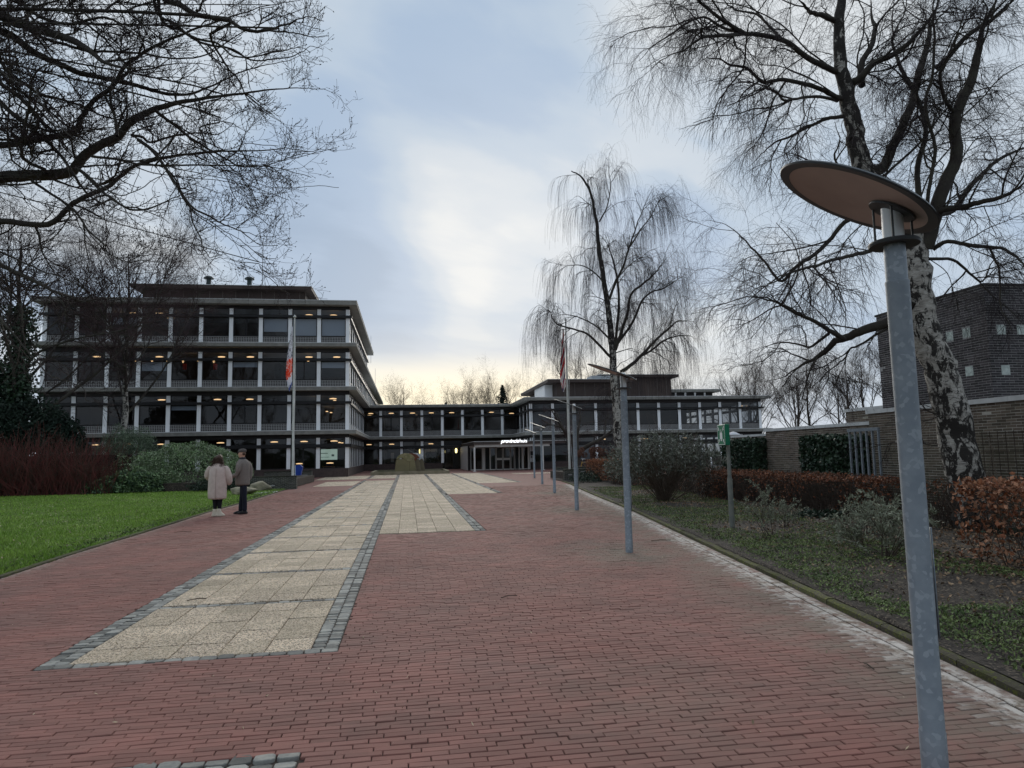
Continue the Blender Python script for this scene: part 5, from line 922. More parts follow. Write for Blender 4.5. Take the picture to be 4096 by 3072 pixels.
for a,b,c,d in hl: link('glass_block',box(11.992,12.05,15.8-b,15.8-a,c,d,gbm),hb,(0,0,0))
for a,b,c,d in hr: link('glass_block',box(12.0+a,12.0+b,12.442,12.5,c,d,gbm),hb,(0,0,0))
link('roof_edge',box(11.97,17.03,12.42,15.83,4.87,4.92,darkm),hb,(0,0,0))
sh=thing('brick_outbuilding','small brick block with white coping just beyond the ivy wall','wall',(12.9,18,0)); link('core',box(12.2,13.5,15.6,17.6,0,2.52,mort),sh,(0,0,0)); brickface(sh,(12.2,17.6,0),(0,-1,0),2.0,1.8,2.52,wallb); link('coping_stone',box(12.15,13.55,15.55,17.65,2.52,2.6,copem),sh,(0,0,0))
# steel gate bars
gt=thing('steel_gate','galvanised steel gate of five upright bars standing before the ivy wall','gate',(10.3,14.4,0))
for i in range(5): link('bar',box(10.28,10.32,13.95+i*.2,13.99+i*.2,0,1.9,steelm),gt,(0,0,0))
link('top_rail',box(10.27,10.33,13.75,14.82,1.9,1.97,steelm),gt,(0,0,0)); link('bar',box(10.28,10.32,13.75,13.79,0,1.9,steelm),gt,(0,0,0))
# trellis
tl=thing('wire_trellis','rusty wire grid trellis with dry climbing stems on the near garden wall','trellis',(10.6,10.3,0)); rustm=mat('rusty_wire',(.045,.03,.022),.8)
m=MB()
for i in range(26): y_=11.35-i*.17; m.tube([(10.62,y_,.2),(10.62,y_,1.78)],.006,5)
for i in range(10): m.tube([(10.615,11.4,.22+i*.17),(10.615,6.9,.22+i*.17)],.005,5)
link('wire_grid',m.mesh('wire_grid',rustm),tl,(0,0,0))
m=MB(); 
for i in range(9):
    y_=11.2-i*.5+random.uniform(-.1,.1); pts=[(10.56,y_,.0)]
    for k in range(7): y_+=random.uniform(-.14,.14); pts.append((10.58+random.uniform(-.03,.02),y_,.25+k*.24))
    m.tube(pts,[.012]*4+[.007]*4,5)
link('dry_vine',m.mesh('dry_vine',mat('vine_bark',(.16,.13,.10),.9)),tl,(0,0,0))
# small path light and globe
ml=thing('path_light','small pale mushroom shaped garden light above the left ivy','lamp',(12.0,24.0,0)); link('post',MB().tube([(0,0,0),(0,0,1.95)],.04,10).mesh('post',posm),ml,local=True); link('lamp_shade',MB().lathe([(.05,1.93),(.12,1.95),(.26,2.07),(.26,2.09),(.12,2.17),(.02,2.2)],18).mesh('lamp_shade',mat('lamp_white',(.55,.56,.58),.5),True),ml,local=True)
gl_=thing('globe_light','little cream globe light on a stub above the left ivy hedge','lamp',(12.24,24.2,0)); link('globe',MB().lathe([(.01,1.86),(.06,1.89),(.075,1.94),(.06,2.0),(.01,2.02)],12).mesh('globe',mat('cream_globe',(.62,.6,.42),.4),True),gl_,local=True); link('stub',MB().tube([(0,0,0),(0,0,1.87)],.02,6).mesh('stub',posm),gl_,local=True)
# ---------------------------------------------------------------- trees
bark=mat('dark_bark',(.038,.030,.027),.9,col2=(.06,.055,.042),nscale=3,bump=.8,bscale=30)
twigm=mat('dark_twig',(.030,.021,.021),.85); twigb=mat('birch_twig',(.026,.019,.021),.9)
brownt=mat('brown_twig',(.10,.075,.055),.9)
def birchbark():
    global nt
    m=mat('birch_bark',(.50,.47,.42),.85,col2=(.26,.24,.21),nscale=9,bump=.9,bscale=18,detail=8,strata=(1,1,2.2)); nt=m.node_tree; P=nt.nodes['Principled BSDF']; g=nt.nodes.new('ShaderNodeNewGeometry')
    old=P.inputs['Base Color'].links[0].from_socket; v=vm('MULTIPLY',g.outputs['Position'],(1,1,.55)).outputs[0]
    s=nt.nodes.new('ShaderNodeSeparateXYZ'); nt.links.new(g.outputs['Position'],s.inputs[0])
    f=mth('ADD',noise(v,7.5,10,.72,.5),mth('MULTIPLY',mth('ABSOLUTE',mth('SUBTRACT',mth('DIVIDE',s.outputs[2],4.2),.95)),.085))
    c=mixc(ramp(f,[(.51,0.),(.545,1.)]),old,(.028,.024,.021)); v2=vm('MULTIPLY',g.outputs['Position'],(3,3,22)).outputs[0]
    c=mixc(ramp(noise(v2,1.5,3,.5),[(.60,0.),(.66,.8)]),c,(.05,.045,.04)); nt.links.new(c,P.inputs['Base Color']); return m
bb=birchbark()
def resampled(limbs,sub,wob,rg):
    out=[]
    for n_,pts in limbs:
        P=np.array([p[:3] for p in pts]); r=np.array([p[3] for p in pts]); tt_=np.linspace(0,1,len(r)); r=np.where(tt_>.6,np.maximum(np.minimum(r,.003+r*(1-tt_)/.4),.0035),r) if n_=='limb' else r; Q=catmull(P,sub); rr2=np.interp(np.linspace(0,len(P)-1,len(Q)),np.arange(len(P)),r)
        Q=Q+np.cumsum(rg.normal(size=Q.shape)*wob,0)*np.linspace(0,1,len(Q))[:,None]*.6+rg.normal(size=Q.shape)*(rr2*.10)[:,None]; out.append((n_,Q,rr2))
    return out
def resN(Q,r,N):
    s=np.concatenate([[0],np.cumsum(np.linalg.norm(np.diff(Q,axis=0),axis=1))]); t=np.linspace(0,s[-1],N)
    return np.stack([np.interp(t,s,Q[:,k]) for k in range(3)],1),np.interp(t,s,r),s[-1]
def tree(name,label,limbs,seed,l1,l2,l3,group=None,bk=None,lb=None,tw=None,wob=.02,cat='tree',sides=(12,6,4,3,3),buds=0,base=None,extra3=None):
    """l1,l2,l3: dicts(per metre or count, length range, wiggle, gravity, points, angle, radius)"""
    rg=np.random.default_rng(seed); L=resampled(limbs,4,wob,rg); N=24
    P0=np.array([[*l[1][0]] for l in L][0]); root=thing(name,label,cat,tuple(base or (P0[0],P0[1],0)),0,group)
    tr=[l for l in L if l[0]=='trunk']; li=[l for l in L if l[0]!='trunk']
    if tr: link('trunk',tubes([(q[1][None],q[2][None],18) for q in tr],'trunk',bk or bark),root,(0,0,0))
    R_=[resN(q[1],q[2],N) for q in L]; P=np.stack([a for a,_,_ in R_]); Rd=np.stack([b for _,b,_ in R_]); Ln=np.array([c for *_,c in R_])
    if li: link('limbs',tubes([(q[1][None],q[2][None],sides[0] if q[2][0]>.03 else 7) for q in li],'limbs',lb or bark),root,(0,0,0))
    g=[]
    cnt=np.maximum(1,(Ln*l1['n']).astype(int)); istr=np.array([q[0]=='trunk' for q in L]); cnt=np.where(istr,(cnt*l1.get('trunk',.3)).astype(int),cnt)
    def lev(P,Rd,c,s,tmin=.1,pl=None):
        p0,d,r,t,pi=children(P,Rd,c,rg,s.get('tmin',tmin),1.,s['ang'],s.get('flat',0)); k=len(p0)
        ln=s['len'][0]+(s['len'][1]-s['len'][0])*rg.random(k)*(1-s.get('tf',.45)*t)
        if 'up' in s: d=norm(d+np.array([0,0,s['up']]))
        Q=growb(p0,d,ln,s['k'],s['wig'],s['grav'],rg); r0=np.minimum(r*.75,s['r']*(.6+.8*rg.random(k))); return Q,tap(r0,r0*.3+.0004*s.get('rm',1),s['k'])
    tl=.35
    Q1,r1=lev(P,Rd,cnt,dict(l1,tmin=l1.get('tmin',.12))); 
    Q2,r2=lev(Q1,r1,l2['n'],l2); Q3,r3=lev(Q2,r2,l3['n'],l3,.15)
    QQ=[(Q1,r1,5),(Q2,r2,3),(Q3,r3,3)]
    if extra3: Q4,r4=lev(Q1,r1,extra3['n'],extra3,.2); QQ.append((Q4,r4,3))
    link('branches',tubes(QQ[:1],'branches',lb or bark),root,(0,0,0),kind='stuff'); link('twigs',tubes(QQ[1:],'twigs',tw or twigm),root,(0,0,0),kind='stuff')
    if buds:
        C=np.concatenate([Q3[:,-1],Q3[:,-2][::2]]); C=C[rg.random(len(C))<buds]; link('buds',leaves(C,.022,'buds',tw or twigm,asp=.55),root,(0,0,0),kind='stuff')
    return root
_r=np.random.default_rng(78); B1x=[]
for nm,pts in BIRCH1:
    if nm=='limb' and len(pts)>5:
        c=pts[0]; rot_=_r.choice([-1,1])*(.18+.15*_r.random()); yo=_r.normal()*.9; B1x.append(('limb',[(c[0]+(p_[0]-c[0])*math.cos(rot_)-(p_[2]-c[2])*math.sin(rot_),p_[1]+yo*i/len(pts),c[2]+(p_[0]-c[0])*math.sin(rot_)+(p_[2]-c[2])*math.cos(rot_),max(.004,p_[3]*.28)) for i,p_ in enumerate(pts)]))
tree('birch_tree','big leaning birch with cracked white and black bark in front of the near garden wall',BIRCH1+B1x,21,
  dict(n=2.5,len=(.5,2.0),wig=.18,grav=-.03,k=8,ang=(35,70),r=.015),dict(n=8,len=(.3,1.0),wig=.22,grav=-.12,k=5,ang=(30,65),r=.006),dict(n=7,len=(.2,.7),wig=.26,grav=-.36,k=3,ang=(20,60),r=.0032),bk=bb,tw=twigb,extra3=dict(n=5,len=(.3,.7),wig=.22,grav=-.3,k=4,ang=(20,60),r=.003),group='birches')
tree('birch_tree','slender weeping birch with long hanging twigs behind the second and third lamps',BIRCH2,5,
  dict(n=3.0,len=(.6,2.0),wig=.13,grav=-.06,k=7,ang=(25,55),r=.018,trunk=.5),dict(n=7,len=(.4,1.2),wig=.10,grav=-.30,k=5,ang=(20,50),r=.007),dict(n=5,len=(.8,2.4),wig=.05,grav=-1.1,k=4,ang=(10,40),r=.0048,rm=4),bk=bb,lb=bark,tw=twigb,group='birches',wob=.03)
# carry every bough that enters the view from outside back to the trunk
_T=[]
for nm,pts in TREE_L:
    x0,y0_,z0_,r0_=pts[0]
    if x0<-4.2 or z0_>6.2: pts=[(-11.1,8.4,min(9.2,max(3.2,z0_*.85)),r0_*1.3),((x0-11.1)/2,(y0_+8.4)/2,(z0_+min(9.2,max(3.2,z0_*.85)))/2+.35,r0_*1.15)]+list(pts)
    _T.append((nm,pts))
TREE_L=_T
# thinner companions running beside the traced limbs
_r=np.random.default_rng(77); TL2=[]
for nm,pts in TREE_L:
    for _k in range(1 if len(pts)<7 else 2):
        o=_r.normal(size=3)*np.array([.18,.7,.22]); k0=int(len(pts)*.12); q=pts[k0:]
        if len(q)<4: continue
        c=q[0]; rot_=_r.normal()*.16; out_=[]
        for i,p_ in enumerate(q):
            t=i/(len(q)-1); dx,dz_=p_[0]-c[0],p_[2]-c[2]; out_.append((c[0]+dx*math.cos(rot_)-dz_*math.sin(rot_)+o[0]*t,p_[1]+o[1]*t,c[2]+dx*math.sin(rot_)+dz_*math.cos(rot_)+o[2]*t,max(.004,p_[3]*.26)))
        TL2.append(('limb',out_))
tree('overhanging_tree','bare tree standing left of the view, its dark budded branches reaching over the lawn',[('trunk',[(-11.5,8.4,-.1,.42),(-11.4,8.4,1.5,.36),(-11.2,8.4,3,.32),(-11.3,8.4,5,.28),(-11,8.4,7.5,.2),(-10.5,8.4,9.5,.12)])]+[(a,[(x,y,z,max(.0035,r*(.48 if i==0 else .52))) for x,y,z,r in b]) for i,(a,b) in enumerate(TREE_L)]+TL2,33,
  dict(n=2.6,len=(.25,1.1),wig=.20,grav=.02,k=6,ang=(30,65),r=.013,trunk=.1,tmin=.15,tf=.75),dict(n=5,len=(.15,.5),wig=.18,grav=.06,k=5,ang=(30,60),r=.0075,rm=4,tf=.6),dict(n=5,len=(.05,.19),wig=.22,grav=.14,k=3,ang=(25,60),r=.0052,rm=3),buds=.8,wob=.012)
# procedural bare trees
def baretree(name,label,x,y,h,seed,spread=.35,stems=5,z0=0,r0=.2,up=.12,l3g=-.05,tw=None,bk=None,low=.3,dens=1.,group=None,lean=0,lb=None):
    rg=np.random.default_rng(seed); L=[]; T=[];
    hs=h*low; n=6
    p=np.array([x,y,z0-.1]); T=[]
    for i in range(n+1): t=i/n; T.append((x+lean*t*h+rg.normal()*.04*h*.1,y+rg.normal()*.02*h*.2,z0-.1+h*.82*t,r0*(1-t*.9)))
    L.append(('trunk',T)); P=np.array(T)
    for s in range(stems):
        t=low+(.85-low)*(s/max(1,stems-1))*.95; a=s*2.4+rg.random()*.8; q=np.array([np.interp(t,np.linspace(0,1,n+1),P[:,k]) for k in range(4)])
        ln=h*(1-t)*(.85+.35*rg.random())+h*.06; el=spread*(1-.3*t); d=np.array([math.cos(a)*el,math.sin(a)*el,1-.5*el]); d/=np.linalg.norm(d); pts=[(*q[:3],q[3]*.42)]; c=q[:3].copy()
        for i in range(6): d=norm(d+rg.normal(size=3)*.17+np.array([0,0,up*.5])); c=c+d*ln/6; pts.append((*c,q[3]*.42*(1-(i+1)/6.8)))
        L.append(('limb',pts))
    return tree(name,label,L,seed,dict(n=1.25*dens,len=(h*.07,h*.22),wig=.12,grav=up,k=5,ang=(25,55),r=.03,trunk=.5,tmin=.25),dict(n=5,len=(h*.05,h*.12),wig=.14,grav=up*.6,k=4,ang=(25,55),r=.012),dict(n=6,len=(h*.025,h*.075),wig=.14,grav=l3g,k=3,ang=(20,55),r=.006,rm=6),group=group,bk=bk,tw=tw,wob=.02*h/8,sides=(8,5,4,3,3),lb=lb)
reddish=mat('reddish_twig',(.060,.034,.036),.9)
baretree('birch_tree','multi stemmed birch in front of the left block, white trunk above the evergreens',-16.7,44,17.6,71,spread=.62,stems=13,r0=.24,up=.10,l3g=-.1,bk=bb,tw=reddish,low=.30,dens=2.2,group='birches')
baretree('ivy_clad_tree','tall dark tree with ivy on its trunk at the left edge behind the dogwood',-20.6,40,16.5,72,spread=.6,stems=14,r0=.32,up=.05,l3g=-.1,tw=reddish,low=.22,dens=2.)
baretree('bare_tree','large bare tree filling the left edge beyond the ivy clad one',-25.5,43,16,73,spread=.6,stems=9,r0=.25,up=.08,tw=reddish,low=.2)
GN=[('trunk',[(10.9,44,0,.22),(11.0,44,.8,.2),(11.05,44,1.6,.19)]),('limb',[(11.05,44,1.5,.15),(10.6,43.6,2.2,.12),(9.9,43.4,3.2,.09),(9.3,43.1,4.1,.06),(8.9,43,4.9,.03)]),('limb',[(11.05,44,1.5,.15),(11.9,43.6,2.1,.12),(12.8,43.6,2.5,.1),(13.5,43.3,3.1,.07),(14.3,43.5,3.6,.03)]),
 ('limb',[(11.05,44,1.6,.14),(11.2,44.5,2.8,.1),(11.6,45,4,.06),(11.5,45.2,5,.03)]),('limb',[(9.9,43.4,3.2,.06),(9.2,44,3.4,.04),(8.4,44.3,3.9,.02)]),('limb',[(12.8,43.6,2.5,.07),(13.2,44.5,3.4,.05),(13.6,45,4.6,.02)]),('limb',[(11.1,44,1.8,.1),(10.4,44.8,3.0,.07),(9.9,45.4,4.4,.03)])]
tree('gnarled_tree','low spreading gnarled tree behind the right flagpole',GN,41,dict(n=3.0,len=(.6,1.7),wig=.22,grav=.02,k=6,ang=(35,75),r=.02),dict(n=6,len=(.3,.9),wig=.22,grav=.0,k=5,ang=(30,70),r=.008,rm=4),dict(n=4,len=(.15,.5),wig=.2,grav=.05,k=4,ang=(25,65),r=.005,rm=6),tw=reddish,wob=.04)
# trees far behind: three built, the others are copies
def copy_tree(o,loc,rz,sc_,label,group):
    c=o.copy(); COL.objects.link(c); c.location=loc; c.rotation_euler=(0,0,rz); c.scale=(sc_,sc_,sc_); c['label']=label; c['group']=group
    for ch in list(o.children):
        d=ch.copy(); COL.objects.link(d); d.parent=c
    return c
gB='bare trees beyond the buildings'
farb=mat('far_bark',(.06,.048,.04),.9); ft=mat('far_twig',(.085,.065,.052),.9)
def far(label,x,y,h,seed,**k): return baretree('bare_tree',label,x,y,h,seed,bk=farb,lb=farb,tw=ft,group=gB,**k)
T1=far('lone bare round crowned tree rising above the middle of the link wing roof',-.4,108,14.0,101,spread=.75,stems=11,r0=.2,low=.35)
T2=far('bare tree with upright branches above the entrance, first of the pair right of the gap',7.6,112,13.5,102,spread=.5,stems=10,r0=.2,low=.25,up=.18)
T3=far('tall bare tree with vase shaped crown behind the right end of the right block',42.8,84,13.6,103,spread=.55,stems=12,r0=.24,low=.15,up=.12)
for T,x,y,s,l in ((T2,12.3,110,1.0,'bare tree above the entrance, just left of the dark conifer'),(T1,9.6,120,1.05,'dim bare tree farthest back above the entrance sign'),(T2,16.6,112,1.1,'bare tree right of the dark conifer above the roof'),(T2,21.2,114,1.05,'bare tree just left of the white roof wall'),
    (T1,14.4,120,1.1,'dim bare tree behind the dark conifer'),(T3,27.5,106,1.35,'tall bare tree seen through the weeping birch above the brown penthouse'),(T2,31.5,108,1.3,'bare tree behind the taller brown penthouse'),(T1,36.3,96,1.0,'round bare tree above the right end of the upper storey'),
    (T2,38.8,92,.95,'narrow bare tree above the right end of the long roof'),(T2,46.5,86,1.05,'bare tree, second beyond the end of the right block'),(T3,50,82,1.0,'bare tree, third beyond the end of the right block'),(T1,53,84,1.15,'bare tree above the low garden wall coping'),(T3,56,80,1.05,'bare tree above the ivy wall, nearer one'),
    (T2,59.5,82,1.2,'bare tree beyond the ivy wall left of the dark brick building'),(T3,62,78,1.15,'bare tree against the corner of the dark brick building'),(T1,66,80,1.2,'bare tree partly hidden by the dark brick building'),(T3,40.5,76,.8,'smaller bare tree close beside the right end of the right block'),(T1,45,74,.75,'small bushy bare tree behind the path light'),(T2,49,72,.8,'slim bare tree behind the farthest garden wall'),(T3,30,66,.001,'x')):
    if s>.01: copy_tree(T,(x,y,0),x*1.7,s,l,gB)
gR='trees behind the viewer'
for i,(x,y,s) in enumerate(((-16,-16,1.1),(-7,-24,1.3),(2,-20,1.15),(10,-26,1.3),(18,-18,1.1),(-26,-20,1.2),(28,-24,1.3))): copy_tree((T3,T1,T2)[i%3],(x,y,0),i*1.3,s,'bare tree behind the viewer, '+('beyond the lawn, nearer','between lawn and path','on the path line','right of the path','beyond the garden, nearer','beyond the lawn, far left','beyond the garden, far right')[i],gR)
con=mat('dark_conifer',(.012,.02,.014),.8)
def conif(x,y,z0,h,r,n,label):
    t=thing('conifer_tree',label,'tree',(x,y,0)); link('trunk',MB().tube([(x,y,0),(x,y,z0+h*.9)],[.2,.03],7).mesh('trunk',bark),t,(0,0,0)); u=rng.random(n); a=rng.random(n)*6.28; rr_=r*(1-u)**.8*np.sqrt(rng.random(n))*(.7+.5*np.sin(u*25+a*3))
    C=np.stack([x+rr_*np.cos(a),y+rr_*np.sin(a),z0+u*h],1); link('crown',leaves(C,.45,'crown',con,asp=.35),t,(0,0,0))
conif(14.6,104,6,6.0,2.2,1500,'dark cedar between the bare trees above the entrance'); conif(6.0,106,6,3.6,1.2,500,'small dark conifer top left of the pair of bare trees')
# ---------------------------------------------------------------- hedges and shrubs
beech=mat('beech_leaf_dry',(.17,.055,.026),.7,col2=(.25,.10,.045),nscale=5,tint=.6); beech2=mat('beech_leaf_dull',(.13,.060,.04),.8,col2=(.19,.10,.065),nscale=4,tint=.5)
beechp=mat('beech_leaf_pale',(.42,.22,.13),.65,col2=(.26,.11,.055),nscale=7,tint=.45)
def boxpts(n,x0,x1,y0,y1,z0,z1,sh=.12,rg=rng,hole=0):
    u=rg.random((n,3)); f=rg.random(n); d=np.abs(rg.normal(size=n))*sh; S_=[(y1-y0)*(z1-z0)]*2+[(x1-x0)*(z1-z0)]*2+[(x1-x0)*(y1-y0)]; S_=np.array(S_)/sum(S_); k=rg.choice(5,n,p=S_)
    C=np.array([x0,y0,z0])+u*np.array([x1-x0,y1-y0,z1-z0]); C[k==0,0]=x0+d[k==0]; C[k==1,0]=x1-d[k==1]; C[k==2,1]=y0+d[k==2]; C[k==3,1]=y1-d[k==3]; C[k==4,2]=z1-d[k==4]+.04*np.sin(C[k==4,0]*3+C[k==4,1]*2)
    return C+rg.normal(size=(n,3))*.02
def hedge(label,x0,x1,y0,y1,z1,nl,ls,m,nt_,name='beech_hedge',z0=.05,stems=True,patch=None,m2=None,group='clipped beech hedges with dead leaves',frac=.5):
    t=thing(name,label,'hedge',((x0+x1)/2,(y0+y1)/2,0),0,group); C=boxpts(nl,x0,x1,y0,y1,z0+.12,z1)
    w=np.clip((C[:,2]-z0)/(z1-z0),0,1); nz=np.sin(C[:,0]*2.1+C[:,1]*1.7)+np.sin(C[:,1]*3.3+C[:,2]*4)
    keep=rng.random(nl)<(.25+.75*w)*(1 if patch is None else np.clip(patch+.45*nz,.08,1)); keep|=(C[:,2]>z1-.1)&(rng.random(nl)<.75); C=C[keep]
    h=rng.random(len(C))<frac; 
    link('leaves',leaves(C[h],ls*(.7+.6*rng.random(h.sum())),'leaves',m,asp=.62,fold=.25),t,(0,0,0),kind='stuff'); link('leaves',leaves(C[~h],ls*(.7+.6*rng.random((~h).sum())),'leaves',m2 or beech2,asp=.62,fold=.25),t,(0,0,0),kind='stuff')
    n=nt_; p=np.stack([x0+.1+(x1-x0-.2)*rng.random(n),y0+.1+(y1-y0-.2)*rng.random(n),np.zeros(n)],1); d=rng.normal(size=(n,3))*.18; d[:,2]=1; P=growb(p,d,z1*(.7+.35*rng.random(n)),6,.12,.03,rng); P[:,:,2]=np.minimum(P[:,:,2],z1+.03); r=tap(.005+.008*rng.random(n),np.full(n,.0025),6)
    p0,d1,_,_,_=children(P,r,5,rng,.2,1,(30,70)); Q=growb(p0,d1,.15+.35*rng.random(len(p0)),3,.2,.05,rng)
    Q[:,:,0]=np.clip(Q[:,:,0],x0-.04,x1+.04);Q[:,:,1]=np.clip(Q[:,:,1],y0-.04,y1+.04);Q[:,:,2]=np.minimum(Q[:,:,2],z1+.05)
    link('stems',tubes([(P,r,4),(Q,tap(np.full(len(p0),.0034),np.full(len(p0),.0016),3),3)],'stems',stemm),t,(0,0,0),kind='stuff'); return t
stemm=mat('hedge_stem',(.055,.038,.030),.9,col2=(.085,.065,.05),nscale=8)
hedge('clipped beech hedge with pale coppery leaves at the right edge below the leaning birch',6.75,7.9,4.2,7.75,1.13,9000,.062,beechp,170,m2=beech,frac=.45,patch=.9)
hedge('long clipped beech hedge running from the big shrub to the near garden wall',8.9,9.85,12.0,20.5,.93,17000,.055,beech,900,patch=.35,m2=beech2,frac=.6)
hedge('clipped beech hedge stretch behind the big leafy shrub, mostly bare twigs',9.2,10.1,20.8,31.5,1.0,9000,.06,beech,600,patch=.45)
hedge('short bright orange beech hedge beside the right planter wall',9.45,11.2,32.5,35.9,1.17,12000,.06,beechp,200,m2=beech,frac=.3,patch=1.0)
hedge('thin last stretch of beech hedge just behind the nearest lamp post',9.0,9.7,9.7,11.4,.93,900,.055,beech,110,patch=.25)
# leafy plants
def clump(name,label,cat,ell,n,ls,m,asp=.32,m2=None,stem=0,shell=.35,up=.4,group=None,stm=None,sz=None,flatb=True):
    t=thing(name,label,cat,(ell[0][0],ell[0][1],0),0,group); CC=[]
    wsum=sum(e[3]*e[4]+e[3]*e[5]+e[4]*e[5] for e in ell)
    for x,y,z,a,b,c in ell:
        k=int(n*(a*b+a*c+b*c)/wsum); d=norm(rng.normal(size=(k,3))); 
        if flatb: d[:,2]=np.abs(d[:,2])*np.where(rng.random(k)<.8,1,-1)
        lump=1+.10*np.sin(d[:,0]*7+x)*np.sin(d[:,1]*6+y)+.07*np.sin(d[:,2]*11+d[:,0]*9); rr_=(1-np.abs(rng.normal(size=k))*shell)*lump
        C=np.array([x,y,z])+d*rr_[:,None]*np.array([a,b,c]); CC.append(C[C[:,2]>.05])
    C=np.concatenate(CC); g=np.random.default_rng(4); h=rng.random(len(C))<(.6 if m2 else 1.1)
    link('foliage',leaves(C[h],ls*(.7+.6*rng.random(h.sum())),'foliage',m,asp=asp,up=up,fold=.12),t,(0,0,0),kind='stuff')
    if m2: link('foliage',leaves(C[~h],ls*(.7+.6*rng.random((~h).sum())),'foliage',m2,asp=asp,up=up,fold=.12),t,(0,0,0),kind='stuff')
    if stem:
        x,y,z,a,b,c=ell[0]; p=np.array([x,y,0])+rng.normal(size=(stem,3))*np.array([.12,.12,0])*max(.5,a*.35); d=rng.normal(size=(stem,3))*np.array([.45,.45,.1]); d[:,2]=1; P=growb(p,d,(z+c)*(.7+.4*rng.random(stem)),7,.10,.02,rng); r=tap(.007+.012*rng.random(stem),np.full(stem,.003),7)
        p0,d1,_,_,_=children(P,r,6,rng,.25,1,(25,60)); Q=growb(p0,d1,.25+.6*rng.random(len(p0)),5,.16,.05,rng); link('stems',tubes([(P,r,5),(Q,tap(np.full(len(p0),.004),np.full(len(p0),.0016),5),3)],'stems',stm or stemm),t,(0,0,0),kind='stuff')
    return t
rho=mat('rhododendron_leaf',(.165,.25,.10),.45,col2=(.10,.165,.065),nscale=1.2,tint=.6,spec=.5); rho2=mat('rhododendron_pale',(.26,.31,.19),.5,tint=.4)
clump('rhododendron','wide dense green rhododendron mound behind the two people','shrub',[(-11.6,39.2,.4,3.0,2.0,2.1),(-14,38.2,.2,2.2,1.6,1.7),(-9.3,38.6,.0,1.3,1.5,1.55),(-13.0,37.6,.0,1.8,1.3,1.2)],42000,.13,rho,m2=rho2,shell=.10,up=.6)
clump('rhododendron','low front rhododendron with larger dark leaves at the lawn edge','shrub',[(-13.4,36.3,.1,1.6,.9,1.0),(-14.6,36.2,.0,1.0,.7,.75)],9000,.16,rho,m2=mat('rhododendron_dark',(.03,.06,.03),.5,tint=.4),shell=.15,up=.5)
bam=mat('bamboo_leaf',(.12,.16,.10),.6,tint=.5)
clump('bamboo_clump','feathery grey green bamboo above the dogwood and rhododendron','shrub',[(-15.2,40.6,1.7,1.7,1.1,1.8)],7000,.22,bam,asp=.12,up=0,stem=40,shell=.3)
yew=mat('yew_needles',(.010,.020,.014),.8,col2=(.018,.032,.02),nscale=1,tint=.5)
clump('yew_tree','very dark evergreen yew mass at the left edge above the red dogwood','tree',[(-20.5,39.6,2.2,3.3,2.0,2.8),(-22.5,40.5,4.3,2.6,2,3.0),(-18.6,39.6,2.2,1.8,1.3,2.0)],24000,.22,yew,asp=.4,shell=.2,up=0)
ivm=mat('ivy_leaf',(.018,.04,.02),.5,col2=(.032,.06,.03),nscale=3,tint=.5,spec=.5)
iv=link('trunk_ivy',leaves(np.stack([-20.6+rng.normal(size=7000)*.38,40+rng.normal(size=7000)*.38,1+9*rng.random(7000)**1.2],1),.2,'trunk_ivy',ivm,asp=.7),None,(0,0,0),0,'dark ivy sleeve climbing the tall left edge tree','ivy')
# red dogwood thicket
dog=mat('dogwood_stem',(.17,.042,.036),.7,col2=(.11,.042,.033),nscale=2,tint=0); dogb=mat('dogwood_brown_stem',(.07,.045,.032),.8)
t=thing('dogwood_thicket','tangled dark red dogwood thicket at the left edge behind the lawn','shrub',(-17,36.5,0))
n=3600; p=np.stack([-26+12*rng.random(n),35.5+2.4*rng.random(n),np.zeros(n)],1); hh=np.interp(p[:,0],[-26,-18,-16,-14.3,-13.8],[2.9,3.0,2.9,2.45,1.7]); d=rng.normal(size=(n,3))*.4; d[:,2]=1
hh=hh*(1+.12*np.sin(p[:,0]*2.3)+.1*np.sin(p[:,0]*5.1+1)); P=growb(p,d,hh*(.45+.65*rng.random(n)),6,.16,.03,rng); h=rng.random(n)<.72; link('stems',tubes([(P[h],tap(.012+.006*rng.random(h.sum()),np.full(h.sum(),.005),6),3)],'stems',dog),t,(0,0,0),kind='stuff')
p0,d1,_,_,_=children(P[~h],tap(np.full((~h).sum(),.01),np.full((~h).sum(),.004),6),3,rng,.2,1,(25,65)); Q=growb(p0,d1,.3+.5*rng.random(len(p0)),4,.2,.0,rng)
link('stems',tubes([(P[~h],tap(.010+.006*rng.random((~h).sum()),np.full((~h).sum(),.005),6),3),(Q,tap(np.full(len(p0),.006),np.full(len(p0),.003),4),3)],'stems',dogb),t,(0,0,0),kind='stuff')
link('thicket_shade_sheet',MB().box(-28,-13.9,37.6,37.9,0,1.9).mesh('thicket_shade_sheet',mat('painted_thicket_shade',(.018,.011,.010),.95)),t,(0,0,0))  # dark sheet behind the stems; the thicket's inner shade is in its colour
